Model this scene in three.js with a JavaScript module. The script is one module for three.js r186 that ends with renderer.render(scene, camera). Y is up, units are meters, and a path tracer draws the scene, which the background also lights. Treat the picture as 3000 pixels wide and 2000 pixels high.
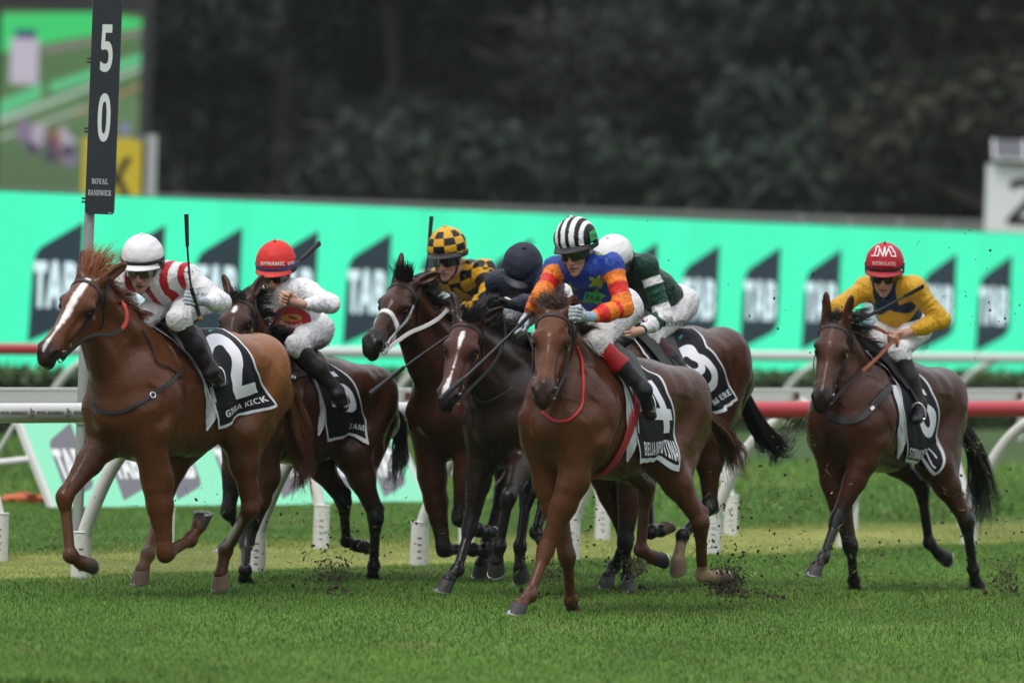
import * as THREE from 'three';
import { mergeGeometries } from 'three/addons/utils/BufferGeometryUtils.js';

// ---------- camera, sky, sun, exposure ----------
const W3 = 3000, H3 = 2000, FPX = 19515, HC = 2.15;            // the lens in pixels of the photograph, eye height in metres
const scene = new THREE.Scene();
const camera = new THREE.PerspectiveCamera(2 * Math.atan(H3 / 2 / FPX) * 180 / Math.PI, 1024 / 682, 0.5, 1500);
camera.position.set(0, HC, 0);
camera.rotation.order = 'YXZ';
camera.rotation.set(-Math.atan(248 / FPX), 0, 1.8 * Math.PI / 180);
camera.updateMatrixWorld(true);
camera.focus = 40.6;
camera.userData.fStop = 2.15;
scene.add(camera);
const renderer = new THREE.WebGLRenderer({ antialias: true });
renderer.setSize(1024, 682);
renderer.toneMapping = THREE.LinearToneMapping;
renderer.toneMappingExposure = 1;
renderer.shadowMap.enabled = true;
{ // an overcast sky, a little brighter overhead, computed
  const w = 256, h = 128, d = new Float32Array(w * h * 4);
  for (let j = 0; j < h; j++) for (let i = 0; i < w; i++) {
    const el = Math.sin(((j + 0.5) / h - 0.5) * Math.PI), k = (j * w + i) * 4;      // row 0 is the bottom
    const az = i / w * Math.PI * 2;
    const c = 1 + 0.07 * Math.sin(az * 3 + 1.2 + el * 4) + 0.05 * Math.sin(az * 7 + el * 9);
    const v = (el > 0 ? 0.38 + 1.38 * Math.pow(el, 1.1) : 0.2) * c;
    d[k] = v * 0.965; d[k + 1] = v; d[k + 2] = v * 1.06; d[k + 3] = 1;
  }
  const t = new THREE.DataTexture(d, w, h, THREE.RGBAFormat, THREE.FloatType);
  t.mapping = THREE.EquirectangularReflectionMapping; t.magFilter = THREE.LinearFilter; t.minFilter = THREE.LinearFilter; t.wrapS = THREE.RepeatWrapping; t.needsUpdate = true;
  scene.background = t; scene.environment = t;
  scene.backgroundIntensity = 1.0; scene.environmentIntensity = 1.0;
}
const sun = new THREE.DirectionalLight(0xfff4e6, 1.35);
sun.position.set(-12, 40, -18); sun.target.position.set(0, 0, -42);
sun.castShadow = true; sun.shadow.radius = 34; sun.shadow.mapSize.set(2048, 2048);
Object.assign(sun.shadow.camera, { left: -14, right: 14, top: 14, bottom: -14, near: 1, far: 120 });
scene.add(sun, sun.target);

scene.fog = new THREE.FogExp2(0xd0dcde, 0.00013);
// ---------- helpers ----------
function rng(seed) { let s = seed >>> 0; return () => { s = (s + 0x6d2b79f5) >>> 0; let t = Math.imul(s ^ (s >>> 15), 1 | s); t = (t + Math.imul(t ^ (t >>> 7), 61 | t)) ^ t; return ((t ^ (t >>> 14)) >>> 0) / 4294967296; }; }
const V = (x, y, z) => new THREE.Vector3(x, y, z);
const clamp = (x, a = 0, b = 1) => Math.min(b, Math.max(a, x));
const lerp = (a, b, t) => a + (b - a) * t;
const sstep = (a, b, x) => { const t = clamp((x - a) / (b - a)); return t * t * (3 - 2 * t); };
function hash3(x, y, z) { let h = Math.imul(x, 374761393) + Math.imul(y, 668265263) + Math.imul(z, 2147483647 ^ 0x5bd1e995); h = Math.imul(h ^ (h >>> 13), 1274126177); return ((h ^ (h >>> 16)) >>> 0) / 4294967296; }
function noise(x, y, z) {                                        // value noise, -1..1
  const xi = Math.floor(x), yi = Math.floor(y), zi = Math.floor(z);
  let fx = x - xi, fy = y - yi, fz = z - zi; fx = fx * fx * (3 - 2 * fx); fy = fy * fy * (3 - 2 * fy); fz = fz * fz * (3 - 2 * fz);
  const g = (i, j, k) => hash3(xi + i, yi + j, zi + k);
  return 2 * lerp(lerp(lerp(g(0, 0, 0), g(1, 0, 0), fx), lerp(g(0, 1, 0), g(1, 1, 0), fx), fy), lerp(lerp(g(0, 0, 1), g(1, 0, 1), fx), lerp(g(0, 1, 1), g(1, 1, 1), fx), fy), fz) - 1;
}
const fbm = (x, y, z, o = 3) => { let s = 0, a = 0.5; for (let i = 0; i < o; i++) { s += a * noise(x, y, z); x = x * 2.03 + 7.1; y = y * 2.03 + 3.7; z = z * 2.03 + 1.3; a *= 0.5; } return s; };
function ray(px, py) { return V((px - W3 / 2) / FPX, -(py - H3 / 2) / FPX, -1).applyQuaternion(camera.quaternion); }     // one unit of depth along the view
const EYE = camera.position;
function atDepth(px, py, d) { const r = ray(px, py); return EYE.clone().addScaledVector(r, d / -r.z); }                 // the point seen at a pixel at a distance
function onGround(px, py, y = 0) { const r = ray(px, py); return EYE.clone().addScaledVector(r, (y - EYE.y) / r.y); }
const used = {};
const numbered = (n) => { used[n] = (used[n] ?? -1) + 1; return used[n] ? n + '_' + String(used[n]).padStart(3, '0') : n; };
function tag(o, label, category, group) { o.userData.label = label; o.userData.category = category; if (group) o.userData.group = group; return o; }
function thing(name, label, category, group, pos, yaw = 0) { const g = new THREE.Group(); g.name = numbered(name); if (pos) g.position.copy(pos); g.rotation.y = yaw; scene.add(g); return tag(g, label, category, group); }
function mesh(name, geo, mat, parent, topLevel) { const m = new THREE.Mesh(geo, mat); m.name = parent ? name : numbered(name); m.castShadow = m.receiveShadow = true; (parent || scene).add(m); return m; }
function struct(name, geo, mat) { const m = mesh(name, geo, mat); m.userData.kind = 'structure'; return m; }
const lin = (r, g, b) => new THREE.Color().setRGB(r, g, b);
const std = (c, rough = 0.6, extra = {}) => new THREE.MeshStandardMaterial({ color: Array.isArray(c) ? lin(...c) : c, roughness: rough, ...extra });
const phys = (c, rough = 0.6, extra = {}) => new THREE.MeshPhysicalMaterial({ color: Array.isArray(c) ? lin(...c) : c, roughness: rough, ...extra });
function canvasTex(w, h, draw, srgb = true) {
  const c = document.createElement('canvas'); c.width = w; c.height = h; const g = c.getContext('2d'); draw(g, w, h);
  const t = new THREE.CanvasTexture(c); if (srgb) t.colorSpace = THREE.SRGBColorSpace; t.anisotropy = 4; return t;
}
function noiseTex(n, fn, srgb = false) {
  const d = new Uint8Array(n * n * 4); for (let j = 0; j < n; j++) for (let i = 0; i < n; i++) { const v = fn(i / n, j / n), k = (j * n + i) * 4; const a = Array.isArray(v) ? v : [v, v, v]; for (let c = 0; c < 3; c++) d[k + c] = clamp(a[c]) * 255; d[k + 3] = 255; }
  const t = new THREE.DataTexture(d, n, n); t.wrapS = t.wrapT = THREE.RepeatWrapping; t.magFilter = THREE.LinearFilter; t.minFilter = THREE.LinearFilter; if (srgb) t.colorSpace = THREE.SRGBColorSpace; t.needsUpdate = true; return t;
}
function box(w, h, d, x = 0, y = 0, z = 0) { return new THREE.BoxGeometry(w, h, d).translate(x, y, z); }
function tube(pts, r, seg = 40, rad = 8, closed = false) { return new THREE.TubeGeometry(new THREE.CatmullRomCurve3(pts, closed, 'centripetal'), seg, r, rad, closed); }
function merge(gs) { return mergeGeometries(gs.map((g) => { const c = g.index ? g.toNonIndexed() : g; for (const k of Object.keys(c.attributes)) if (!['position', 'normal', 'uv'].includes(k)) c.deleteAttribute(k); return c; })); }

// ---------- smooth fields: tapered bones and ellipsoids on a grid, turned into one skin ----------
const BAND = 0.1;
class Field {
  constructor() { this.prims = []; this.stack = { k: 0.03 }; }
  cone(a, b, ra, rb = ra, k = 0.03, opt = {}) { this.prims.push({ t: 0, a, b, ra, rb, k, ...opt }); return this; }
  ell(c, r, k = 0.03, opt = {}) { this.prims.push({ t: 1, c, r: Array.isArray(r) ? r : [r, r, r], k, ...opt }); return this; }
  ready() {
    for (const p of this.prims) {
      if (p.t === 0) { p.ab = p.b.clone().sub(p.a); p.l2 = Math.max(1e-9, p.ab.lengthSq()); const R = Math.max(p.ra, p.rb); p.lo = p.a.clone().min(p.b).addScalar(-R); p.hi = p.a.clone().max(p.b).addScalar(R); }
      else { const m = Math.max(...p.r); p.lo = p.c.clone().addScalar(-m); p.hi = p.c.clone().addScalar(m); p.B = p.basis || [V(1, 0, 0), V(0, 1, 0), V(0, 0, 1)]; }
    }
    return this;
  }
  dist(p, x, y, z) {
    if (p.t === 0) {
      let dx = x - p.a.x, dy = y - p.a.y, dz = z - p.a.z; const t = clamp((dx * p.ab.x + dy * p.ab.y + dz * p.ab.z) / p.l2);
      dx -= p.ab.x * t; dy -= p.ab.y * t; dz -= p.ab.z * t; const r = p.ra + (p.rb - p.ra) * t;
      if (p.flat) { const s = p.axis, q = dx * s.x + dy * s.y + dz * s.z, g = q * (1 / p.flat - 1); dx += s.x * g; dy += s.y * g; dz += s.z * g; const L = Math.sqrt(dx * dx + dy * dy + dz * dz) || 1e-9, q2 = q / p.flat / L; return (L - r) / Math.sqrt(1 + q2 * q2 * (1 / (p.flat * p.flat) - 1)); }
      return Math.sqrt(dx * dx + dy * dy + dz * dz) - r;
    }
    const dx = x - p.c.x, dy = y - p.c.y, dz = z - p.c.z, B = p.B, r = p.r;
    const u = (dx * B[0].x + dy * B[0].y + dz * B[0].z) / r[0], v = (dx * B[1].x + dy * B[1].y + dz * B[1].z) / r[1], w = (dx * B[2].x + dy * B[2].y + dz * B[2].z) / r[2];
    const k0 = Math.sqrt(u * u + v * v + w * w), a = u / r[0], b = v / r[1], c = w / r[2], k1 = Math.sqrt(a * a + b * b + c * c);
    return k1 < 1e-9 ? -Math.min(...r) : k0 * (k0 - 1) / k1;
  }
  join(f, d, p) {
    if (p.cut) { const e = -d, h = Math.max(p.k - Math.abs(f - e), 0) / p.k; return Math.max(f, e) + h * h * p.k * 0.25; }
    const h = Math.max(p.k - Math.abs(f - d), 0) / p.k; return Math.min(f, d) - h * h * p.k * 0.25;
  }
  at(x, y, z) { let f = BAND; for (const p of this.prims) { const m = BAND; if (x < p.lo.x - m || x > p.hi.x + m || y < p.lo.y - m || y > p.hi.y + m || z < p.lo.z - m || z > p.hi.z + m) continue; f = this.join(f, this.dist(p, x, y, z), p); } return f; }
  normal(q, e = 0.004) { return V(this.at(q.x + e, q.y, q.z) - this.at(q.x - e, q.y, q.z), this.at(q.x, q.y + e, q.z) - this.at(q.x, q.y - e, q.z), this.at(q.x, q.y, q.z + e) - this.at(q.x, q.y, q.z - e)).normalize(); }
  settle(q, off = 0, n = 10) { const p = q.clone(); for (let i = 0; i < n; i++) { const d = this.at(p.x, p.y, p.z) - off; p.addScaledVector(this.normal(p), -d * 0.9); if (Math.abs(d) < 4e-4) break; } return p; }
  march(o, dir, tmax, off = 0) { let t = 0, best = 9, tb = 0; while (t < tmax) { const d = this.at(o.x + dir.x * t, o.y + dir.y * t, o.z + dir.z * t) - off; if (d < best) { best = d; tb = t; } if (d < 8e-4) break; t += Math.max(d * 0.8, 6e-4); } return o.clone().addScaledVector(dir, tb); }
  // surface nets
  skin(h, keep) {
    this.ready();
    const lo = V(9, 9, 9), hi = V(-9, -9, -9); for (const p of this.prims) if (!p.cut) { lo.min(p.lo); hi.max(p.hi); }
    lo.addScalar(-2.5 * h); hi.addScalar(2.5 * h);
    if (keep) { lo.max(keep.lo); hi.min(keep.hi); }
    const nx = Math.ceil((hi.x - lo.x) / h) + 1, ny = Math.ceil((hi.y - lo.y) / h) + 1, nz = Math.ceil((hi.z - lo.z) / h) + 1, sx = 1, sy = nx, sz = nx * ny;
    const f = new Float32Array(nx * ny * nz).fill(BAND), mg = Math.max(3 * h, 0.045);
    for (const p of this.prims) {
      const m = mg + p.k; const i0 = Math.max(0, Math.floor((p.lo.x - m - lo.x) / h)), i1 = Math.min(nx - 1, Math.ceil((p.hi.x + m - lo.x) / h)), j0 = Math.max(0, Math.floor((p.lo.y - m - lo.y) / h)), j1 = Math.min(ny - 1, Math.ceil((p.hi.y + m - lo.y) / h)), k0 = Math.max(0, Math.floor((p.lo.z - m - lo.z) / h)), k1 = Math.min(nz - 1, Math.ceil((p.hi.z + m - lo.z) / h));
      for (let k = k0; k <= k1; k++) for (let j = j0; j <= j1; j++) { let q = k * sz + j * sy + i0; const z = lo.z + k * h, y = lo.y + j * h; for (let i = i0; i <= i1; i++, q++) { const d = this.dist(p, lo.x + i * h, y, z); if (p.cut ? -d > f[q] - p.k : d < f[q] + p.k) f[q] = this.join(f[q], d, p); } }
    }
    const pos = [], id = new Int32Array(nx * ny * nz).fill(-1), idx = [];
    const off = [0, sx, sy, sx + sy, sz, sz + sx, sz + sy, sz + sx + sy], E = [[0, 1], [2, 3], [4, 5], [6, 7], [0, 2], [1, 3], [4, 6], [5, 7], [0, 4], [1, 5], [2, 6], [3, 7]];
    for (let k = 0; k < nz - 1; k++) for (let j = 0; j < ny - 1; j++) for (let i = 0, q = k * sz + j * sy; i < nx - 1; i++, q++) {
      let mask = 0; for (let c = 0; c < 8; c++) if (f[q + off[c]] < 0) mask |= 1 << c;
      if (mask === 0 || mask === 255) continue;
      let X = 0, Y = 0, Z = 0, n = 0;
      for (const [a, b] of E) { if (((mask >> a) & 1) === ((mask >> b) & 1)) continue; const fa = f[q + off[a]], fb = f[q + off[b]], t = fa / (fa - fb); X += lerp(a & 1, b & 1, t); Y += lerp((a >> 1) & 1, (b >> 1) & 1, t); Z += lerp(a >> 2, b >> 2, t); n++; }
      id[q] = pos.length / 3; pos.push(lo.x + (i + X / n) * h, lo.y + (j + Y / n) * h, lo.z + (k + Z / n) * h);
    }
    const quad = (a, b, c, d, flip) => { if (a < 0 || b < 0 || c < 0 || d < 0) return; if (flip) idx.push(a, c, b, a, d, c); else idx.push(a, b, c, a, c, d); };
    for (let k = 1; k < nz - 1; k++) for (let j = 1; j < ny - 1; j++) for (let i = 1, q = k * sz + j * sy + 1; i < nx - 1; i++, q++) {
      const s = f[q] < 0;
      if (s !== f[q + sx] < 0) quad(id[q - sy - sz], id[q - sz], id[q], id[q - sy], !s);
      if (s !== f[q + sy] < 0) quad(id[q - sx - sz], id[q - sx], id[q], id[q - sz], !s);
      if (s !== f[q + sz] < 0) quad(id[q - sx - sy], id[q - sy], id[q], id[q - sx], !s);
    }
    if (pos.some(isNaN)) { const bad = this.prims.filter((p) => [...p.lo.toArray(), ...p.hi.toArray(), p.k].some(isNaN)); console.log('NaN skin', bad.length, JSON.stringify(bad[0] || this.prims.map((p) => p.k))); }
    const g = new THREE.BufferGeometry(); g.setAttribute('position', new THREE.Float32BufferAttribute(pos, 3)); g.setIndex(idx); g.computeVertexNormals(); return g;
  }
}
function paint(geo, fn) {                                         // vertex colours (linear) from place and normal
  const p = geo.attributes.position, n = geo.attributes.normal, c = new Float32Array(p.count * 3), v = V(), m = V();
  for (let i = 0; i < p.count; i++) { const o = fn(v.fromBufferAttribute(p, i), m.fromBufferAttribute(n, i)); c[i * 3] = o[0]; c[i * 3 + 1] = o[1]; c[i * 3 + 2] = o[2]; }
  geo.setAttribute('color', new THREE.BufferAttribute(c, 3)); return geo;
}
function ripple(geo, fn) { const p = geo.attributes.position, n = geo.attributes.normal, v = V(), m = V(); for (let i = 0; i < p.count; i++) { v.fromBufferAttribute(p, i); m.fromBufferAttribute(n, i); v.addScaledVector(m, fn(v, m)); p.setXYZ(i, v.x, v.y, v.z); } geo.computeVertexNormals(); return geo; }
function planarUV(geo, s = 1) { const p = geo.attributes.position, uv = new Float32Array(p.count * 2); for (let i = 0; i < p.count; i++) { uv[i * 2] = (p.getX(i) + p.getZ(i) * 0.7) * s; uv[i * 2 + 1] = (p.getY(i) + p.getZ(i) * 0.3) * s; } geo.setAttribute('uv', new THREE.BufferAttribute(uv, 2)); return geo; }
// a flat patch laid on a field: rows of points, each pressed on to the surface
function gridGeo(nu, nv, at) {
  const pos = [], uv = [], idx = []; for (let j = 0; j <= nv; j++) for (let i = 0; i <= nu; i++) { const p = at(i / nu, j / nv); pos.push(p.x, p.y, p.z); uv.push(i / nu, 1 - j / nv); }
  for (let j = 0; j < nv; j++) for (let i = 0; i < nu; i++) { const a = j * (nu + 1) + i, b = a + 1, c = a + nu + 1, d = c + 1; idx.push(a, c, b, b, c, d); }
  const g = new THREE.BufferGeometry(); g.setAttribute('position', new THREE.Float32BufferAttribute(pos, 3)); g.setAttribute('uv', new THREE.Float32BufferAttribute(uv, 2)); g.setIndex(idx); g.computeVertexNormals(); return g;
}
// a strap along points, with a real cross-section, its flat side along the given normals
function strapGeo(pts, nrm, w, th = 0.005, closed = false) {
  const pos = [], idx = [], n = pts.length, t = V(), s = V();
  for (let i = 0; i < n; i++) {
    t.copy(pts[closed ? (i + 1) % n : Math.min(n - 1, i + 1)]).sub(pts[closed ? (i + n - 1) % n : Math.max(0, i - 1)]).normalize(); s.crossVectors(t, nrm[i]).normalize();
    for (const [a, b] of [[-1, 0], [-0.8, 1], [0.8, 1], [1, 0]]) pos.push(pts[i].x + s.x * a * w / 2 + nrm[i].x * b * th, pts[i].y + s.y * a * w / 2 + nrm[i].y * b * th, pts[i].z + s.z * a * w / 2 + nrm[i].z * b * th);
  }
  for (let i = 0; i < (closed ? n : n - 1); i++) for (let j = 0; j < 4; j++) { const a = i * 4 + j, b = i * 4 + (j + 1) % 4, c = ((i + 1) % n) * 4 + j, d = ((i + 1) % n) * 4 + (j + 1) % 4; idx.push(a, b, c, b, d, c); }
  const g = new THREE.BufferGeometry(); g.setAttribute('position', new THREE.Float32BufferAttribute(pos, 3)); g.setIndex(idx); const u = g.toNonIndexed(); u.computeVertexNormals(); u.setAttribute('uv', new THREE.Float32BufferAttribute(new Float32Array(u.attributes.position.count * 2), 2)); return u;
}
function curvePts(pts, n, closed = false) { return new THREE.CatmullRomCurve3(pts, closed, 'centripetal').getPoints(n); }
// locks of hair: tapered three-sided wisps along curves
function hairGeo(locks) {
  const pos = [], idx = [];
  for (const { pts, r } of locks) {
    const base = pos.length / 3, n = pts.length, t = V(), a = V(), b = V();
    for (let i = 0; i < n; i++) { t.copy(pts[Math.min(n - 1, i + 1)]).sub(pts[Math.max(0, i - 1)]).normalize(); a.set(0.31, 0.2, 0.93).cross(t).normalize(); b.crossVectors(t, a); const f = i / (n - 1), w = r * (1 - 0.88 * f * f) * (i === 0 ? 0.8 : 1); for (let k = 0; k < 3; k++) { const c = Math.cos(k * 2.094) * w, s = Math.sin(k * 2.094) * w; pos.push(pts[i].x + a.x * c + b.x * s, pts[i].y + a.y * c + b.y * s, pts[i].z + a.z * c + b.z * s); } }
    for (let i = 0; i < n - 1; i++) for (let k = 0; k < 3; k++) { const p = base + i * 3 + k, q = base + i * 3 + (k + 1) % 3; idx.push(p, q, p + 3, q, q + 3, p + 3); }
  }
  const g = new THREE.BufferGeometry(); g.setAttribute('position', new THREE.Float32BufferAttribute(pos, 3)); g.setIndex(idx); g.computeVertexNormals(); g.setAttribute('uv', new THREE.Float32BufferAttribute(new Float32Array(pos.length / 3 * 2), 2)); return g;
}
// ---------- the course: a frame along the running rail (a = metres along it, n = metres beyond it, y up) ----------
const AN = 33 * Math.PI / 180, TD = V(Math.sin(AN), 0, -Math.cos(AN)), TN = V(-Math.cos(AN), 0, -Math.sin(AN)), B0 = V(-2.69, 0, -42.21), TYAW = Math.atan2(Math.cos(AN), Math.sin(AN));
const onRail = (a, n, y = 0) => B0.clone().addScaledVector(TD, a).addScaledVector(TN, n).setY(y);
const railOf = (p) => { const d = p.clone().sub(B0); return [d.dot(TD), d.dot(TN)]; };
const wallHit = (px, py, n) => { const r = ray(px, py), t = (B0.clone().sub(EYE).dot(TN) + n) / r.dot(TN), q = EYE.clone().addScaledVector(r, t); return [q.clone().sub(B0).dot(TD), q.y]; };
// turf: one sheet to the horizon, coloured by mowing and wear
const turfColor = (x, z) => {
  const [a, n] = railOf(V(x, 0, z)), w = n + 0.35 * fbm(a * 0.35, n * 0.6, 3, 2) + 0.1 * noise(a * 2, n * 2, 8);
  let c = [0.112, 0.232, 0.04]; const mix = (d, t) => { c = c.map((v, i) => lerp(v, d[i], clamp(t))); };
  mix([0.084, 0.19, 0.034], sstep(-3.2, -1.0, w) * sstep(0.3, -0.6, w) * 0.55);                          // darker, thicker sward inside the rail
  mix([0.46, 0.49, 0.16], sstep(-0.25, 0.35, w) * sstep(2.9, 2.0, w) * (0.66 + 0.5 * fbm(a * 0.5, n * 1.4, 5, 3)));       // worn, yellowed strip between the rails
  mix([0.088, 0.2, 0.038], sstep(2.6, 3.2, w) * sstep(7.2, 6.6, w) * 0.8);
  mix([0.13, 0.25, 0.048], sstep(6.9, 7.4, w) * sstep(10, 9.4, w) * 0.7);
  mix([0.083, 0.19, 0.036], sstep(10, 10.6, w) * 0.8);
  const m = 1 + 0.26 * fbm(x * 1.3, z * 0.6, 1, 3) + 0.12 * noise(x * 7, z * 4, 2); return c.map((v) => v * m);
};
{
  const gx = 260, gz = 220, pos = [], col = [], uv = [], idx = [], X = (i) => { const t = i / gx * 2 - 1; return 14 * t + 300 * Math.sign(t) * Math.pow(Math.abs(t), 9); }, Zf = (j) => { const t = j / gz; return -24 - 55 * t - 600 * Math.pow(t, 10); };
  for (let j = 0; j <= gz; j++) for (let i = 0; i <= gx; i++) { const x = X(i), z = Zf(j), c = turfColor(x, z); pos.push(x, 0.012 * fbm(x * 0.5, z * 0.5, 4, 2), z); col.push(c[0] * 0.66, c[1] * 0.62, c[2] * 0.55); uv.push(x * 1.6, z * 1.6); }
  for (let j = 0; j < gz; j++) for (let i = 0; i < gx; i++) { const p = j * (gx + 1) + i; idx.push(p, p + 1, p + gx + 1, p + 1, p + gx + 2, p + gx + 1); }
  const g = new THREE.BufferGeometry(); g.setAttribute('position', new THREE.Float32BufferAttribute(pos, 3)); g.setAttribute('color', new THREE.Float32BufferAttribute(col, 3)); g.setAttribute('uv', new THREE.Float32BufferAttribute(uv, 2)); g.setIndex(idx); g.computeVertexNormals();
  const gt = noiseTex(256, (u, v) => { const k = 0.72 + 0.28 * noise(u * 64, v * 64, 1) + 0.2 * noise(u * 16, v * 16, 2) + 0.18 * noise(u * 128, v * 128, 5); return [k * 0.95, k, k * 0.9]; });
  struct('ground', g, std(0xffffff, 0.95, { vertexColors: true, map: gt, bumpMap: gt, bumpScale: 0.02 }));
}
{ // grass blades
  const R = rng(101), blades = (n, h, w, spread) => { const pos = [], idx = []; for (let i = 0; i < n; i++) { const a = R() * 6.283, r = spread * Math.sqrt(R()), x = Math.cos(a) * r, z = Math.sin(a) * r, d = R() * 6.283, bx = Math.cos(d), bz = Math.sin(d), hh = h * (0.55 + 0.6 * R()), ln = hh * (0.15 + 0.65 * R()), b = pos.length / 3; for (const [t, ww] of [[0, 1], [0.5, 0.85], [1, 0.12]]) for (const s of [-1, 1]) pos.push(x + bx * ln * t * t - bz * w * ww * s * 0.5, hh * t * (1 - 0.15 * t), z + bz * ln * t * t + bx * w * ww * s * 0.5); idx.push(b, b + 1, b + 2, b + 1, b + 3, b + 2, b + 2, b + 3, b + 4, b + 3, b + 5, b + 4); } const g = new THREE.BufferGeometry(); g.setAttribute('position', new THREE.Float32BufferAttribute(pos, 3)); g.setIndex(idx); g.computeVertexNormals(); const nn = g.attributes.normal; for (let i = 0; i < nn.count; i++) { const v = V().fromBufferAttribute(nn, i).add(V(0, 1.3, 0)).normalize(); nn.setXYZ(i, v.x, v.y, v.z); } return g; };
  const mat = phys(0xffffff, 0.62, { side: THREE.DoubleSide, specularIntensity: 0.25 }), M = new THREE.Matrix4(), Q = new THREE.Quaternion(), C = new THREE.Color();
  const lay = (name, N, d0, d1, geo, label, s0) => {
    const im = new THREE.InstancedMesh(geo, mat, N); let k = 0;
    while (k < N) { const d = Math.sqrt(lerp(d0 * d0, d1 * d1, R())), x = (R() * 2 - 1) * (0.0775 * d + 1.2), z = -d, [, n] = railOf(V(x, 0, z)), thin = sstep(-0.1, 0.5, n) * sstep(2.8, 2.1, n); if (R() < thin * 0.45) continue; const c = turfColor(x, z), scar = sstep(0.3, 0.55, fbm(x * 2.2, z * 1.1, 12, 3)), dry = R() < 0.06 || R() < scar * 0.35 ? 1 : 0, b = 0.7 + 0.65 * R(), s = s0 * (0.65 + 0.6 * R()) * (1 - 0.5 * thin) * (0.85 + 0.35 * noise(x * 0.9, z * 0.9, 6)); M.compose(V(x, 0.004, z), Q.setFromAxisAngle(V(0, 1, 0), R() * 6.283), V(s, s, s)); im.setMatrixAt(k, M); im.setColorAt(k, dry ? C.setRGB(lerp(c[0], 0.3, 0.6), lerp(c[1], 0.28, 0.6), lerp(c[2], 0.12, 0.6)) : C.setRGB(c[0] * b * 1.05, c[1] * b, c[2] * b)); k++; }
    im.name = name; im.castShadow = im.receiveShadow = true; im.userData.kind = 'stuff'; im.userData.label = label; im.userData.category = 'grass'; scene.add(im);
  };
  lay('grass', 560000, 32.3, 57, blades(8, 0.040, 0.0027, 0.026), 'short green racecourse turf under the horses', 1);
  lay('grass_001', 40000, 57, 73, blades(7, 0.07, 0.008, 0.07), 'mown green turf beyond the white rails', 1.2);
}
// ---------- rails ----------
const WP = std([0.72, 0.73, 0.72], 0.4), RP = std([0.5, 0.028, 0.045], 0.42), GREYP = std([0.30, 0.32, 0.32], 0.5);
const scuff = noiseTex(256, (u, v) => { const d = noise(u * 40, v * 40, 3) * 0.6 + noise(u * 90, v * 14, 9) * 0.5; const k = 1 - 0.55 * sstep(0.55, 0.85, d) - 0.05 * noise(u * 8, v * 8, 1); return [k, k * 0.985, k * 0.96]; });
const POSTP = std([0.70, 0.71, 0.70], 0.5, { map: scuff });
function railTube(name, parent, n, y, r, spans) { for (const [a0, a1, m] of spans) { const p = onRail((a0 + a1) / 2, n, y), t = mesh(name, new THREE.CylinderGeometry(r, r, a1 - a0 - 0.006, 24).rotateZ(Math.PI / 2), m, parent); t.position.copy(p); t.rotation.y = TYAW; } }
const WORD = canvasTex(512, 128, (g, w, h) => { g.clearRect(0, 0, w, h); g.fillStyle = '#1d2226'; g.strokeStyle = '#1d2226'; g.font = 'bold 46px sans-serif'; g.textBaseline = 'middle'; g.save(); g.translate(128, 64); g.scale(0.86, 1); g.fillText('ROYAL RANDWICK', 0, 0); g.restore(); g.lineWidth = 5; g.beginPath(); g.moveTo(50, 112); g.bezierCurveTo(20, 90, 40, 40, 62, 16); g.lineTo(72, 60); g.bezierCurveTo(92, 20, 100, 60, 84, 96); g.bezierCurveTo(70, 116, 60, 80, 84, 70); g.moveTo(44, 60); g.lineTo(76, 50); g.moveTo(54, 30); g.lineTo(60, 100); g.stroke(); });
function gooseneck(a, n, lean, h, parent, mats, rr = 0.045) {
  const p = V(0, 0, 0), f = (s, y) => onRail(a, n + lean * s, y), post = mesh('post', tube([f(0, 0.0), f(0.015, 0.26), f(0.19, 0.54), f(0.42, 0.78), f(0.7, 0.95), f(1, h)], rr, 28, 12), mats[0], parent);
  const foot = mesh('post_foot', merge([new THREE.CylinderGeometry(rr * 1.35, rr * 1.4, 0.34, 20).translate(0, 0.17, 0), new THREE.TorusGeometry(rr * 1.33, 0.006, 6, 20).rotateX(Math.PI / 2).translate(0, 0.34, 0)]), mats[0], post); foot.position.copy(f(0, -0.02));
  for (let i = 0; i < 4; i++) { const slot = mesh('slot', SLOTG, SLOT, post); slot.position.copy(f(0, -0.02)).add(V(0, 0.1 + i * 0.045, rr * 1.37)); } return post;
}
const SLOTG = box(0.028, 0.008, 0.006), SLOT = std([0.12, 0.12, 0.12], 0.8);
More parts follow.
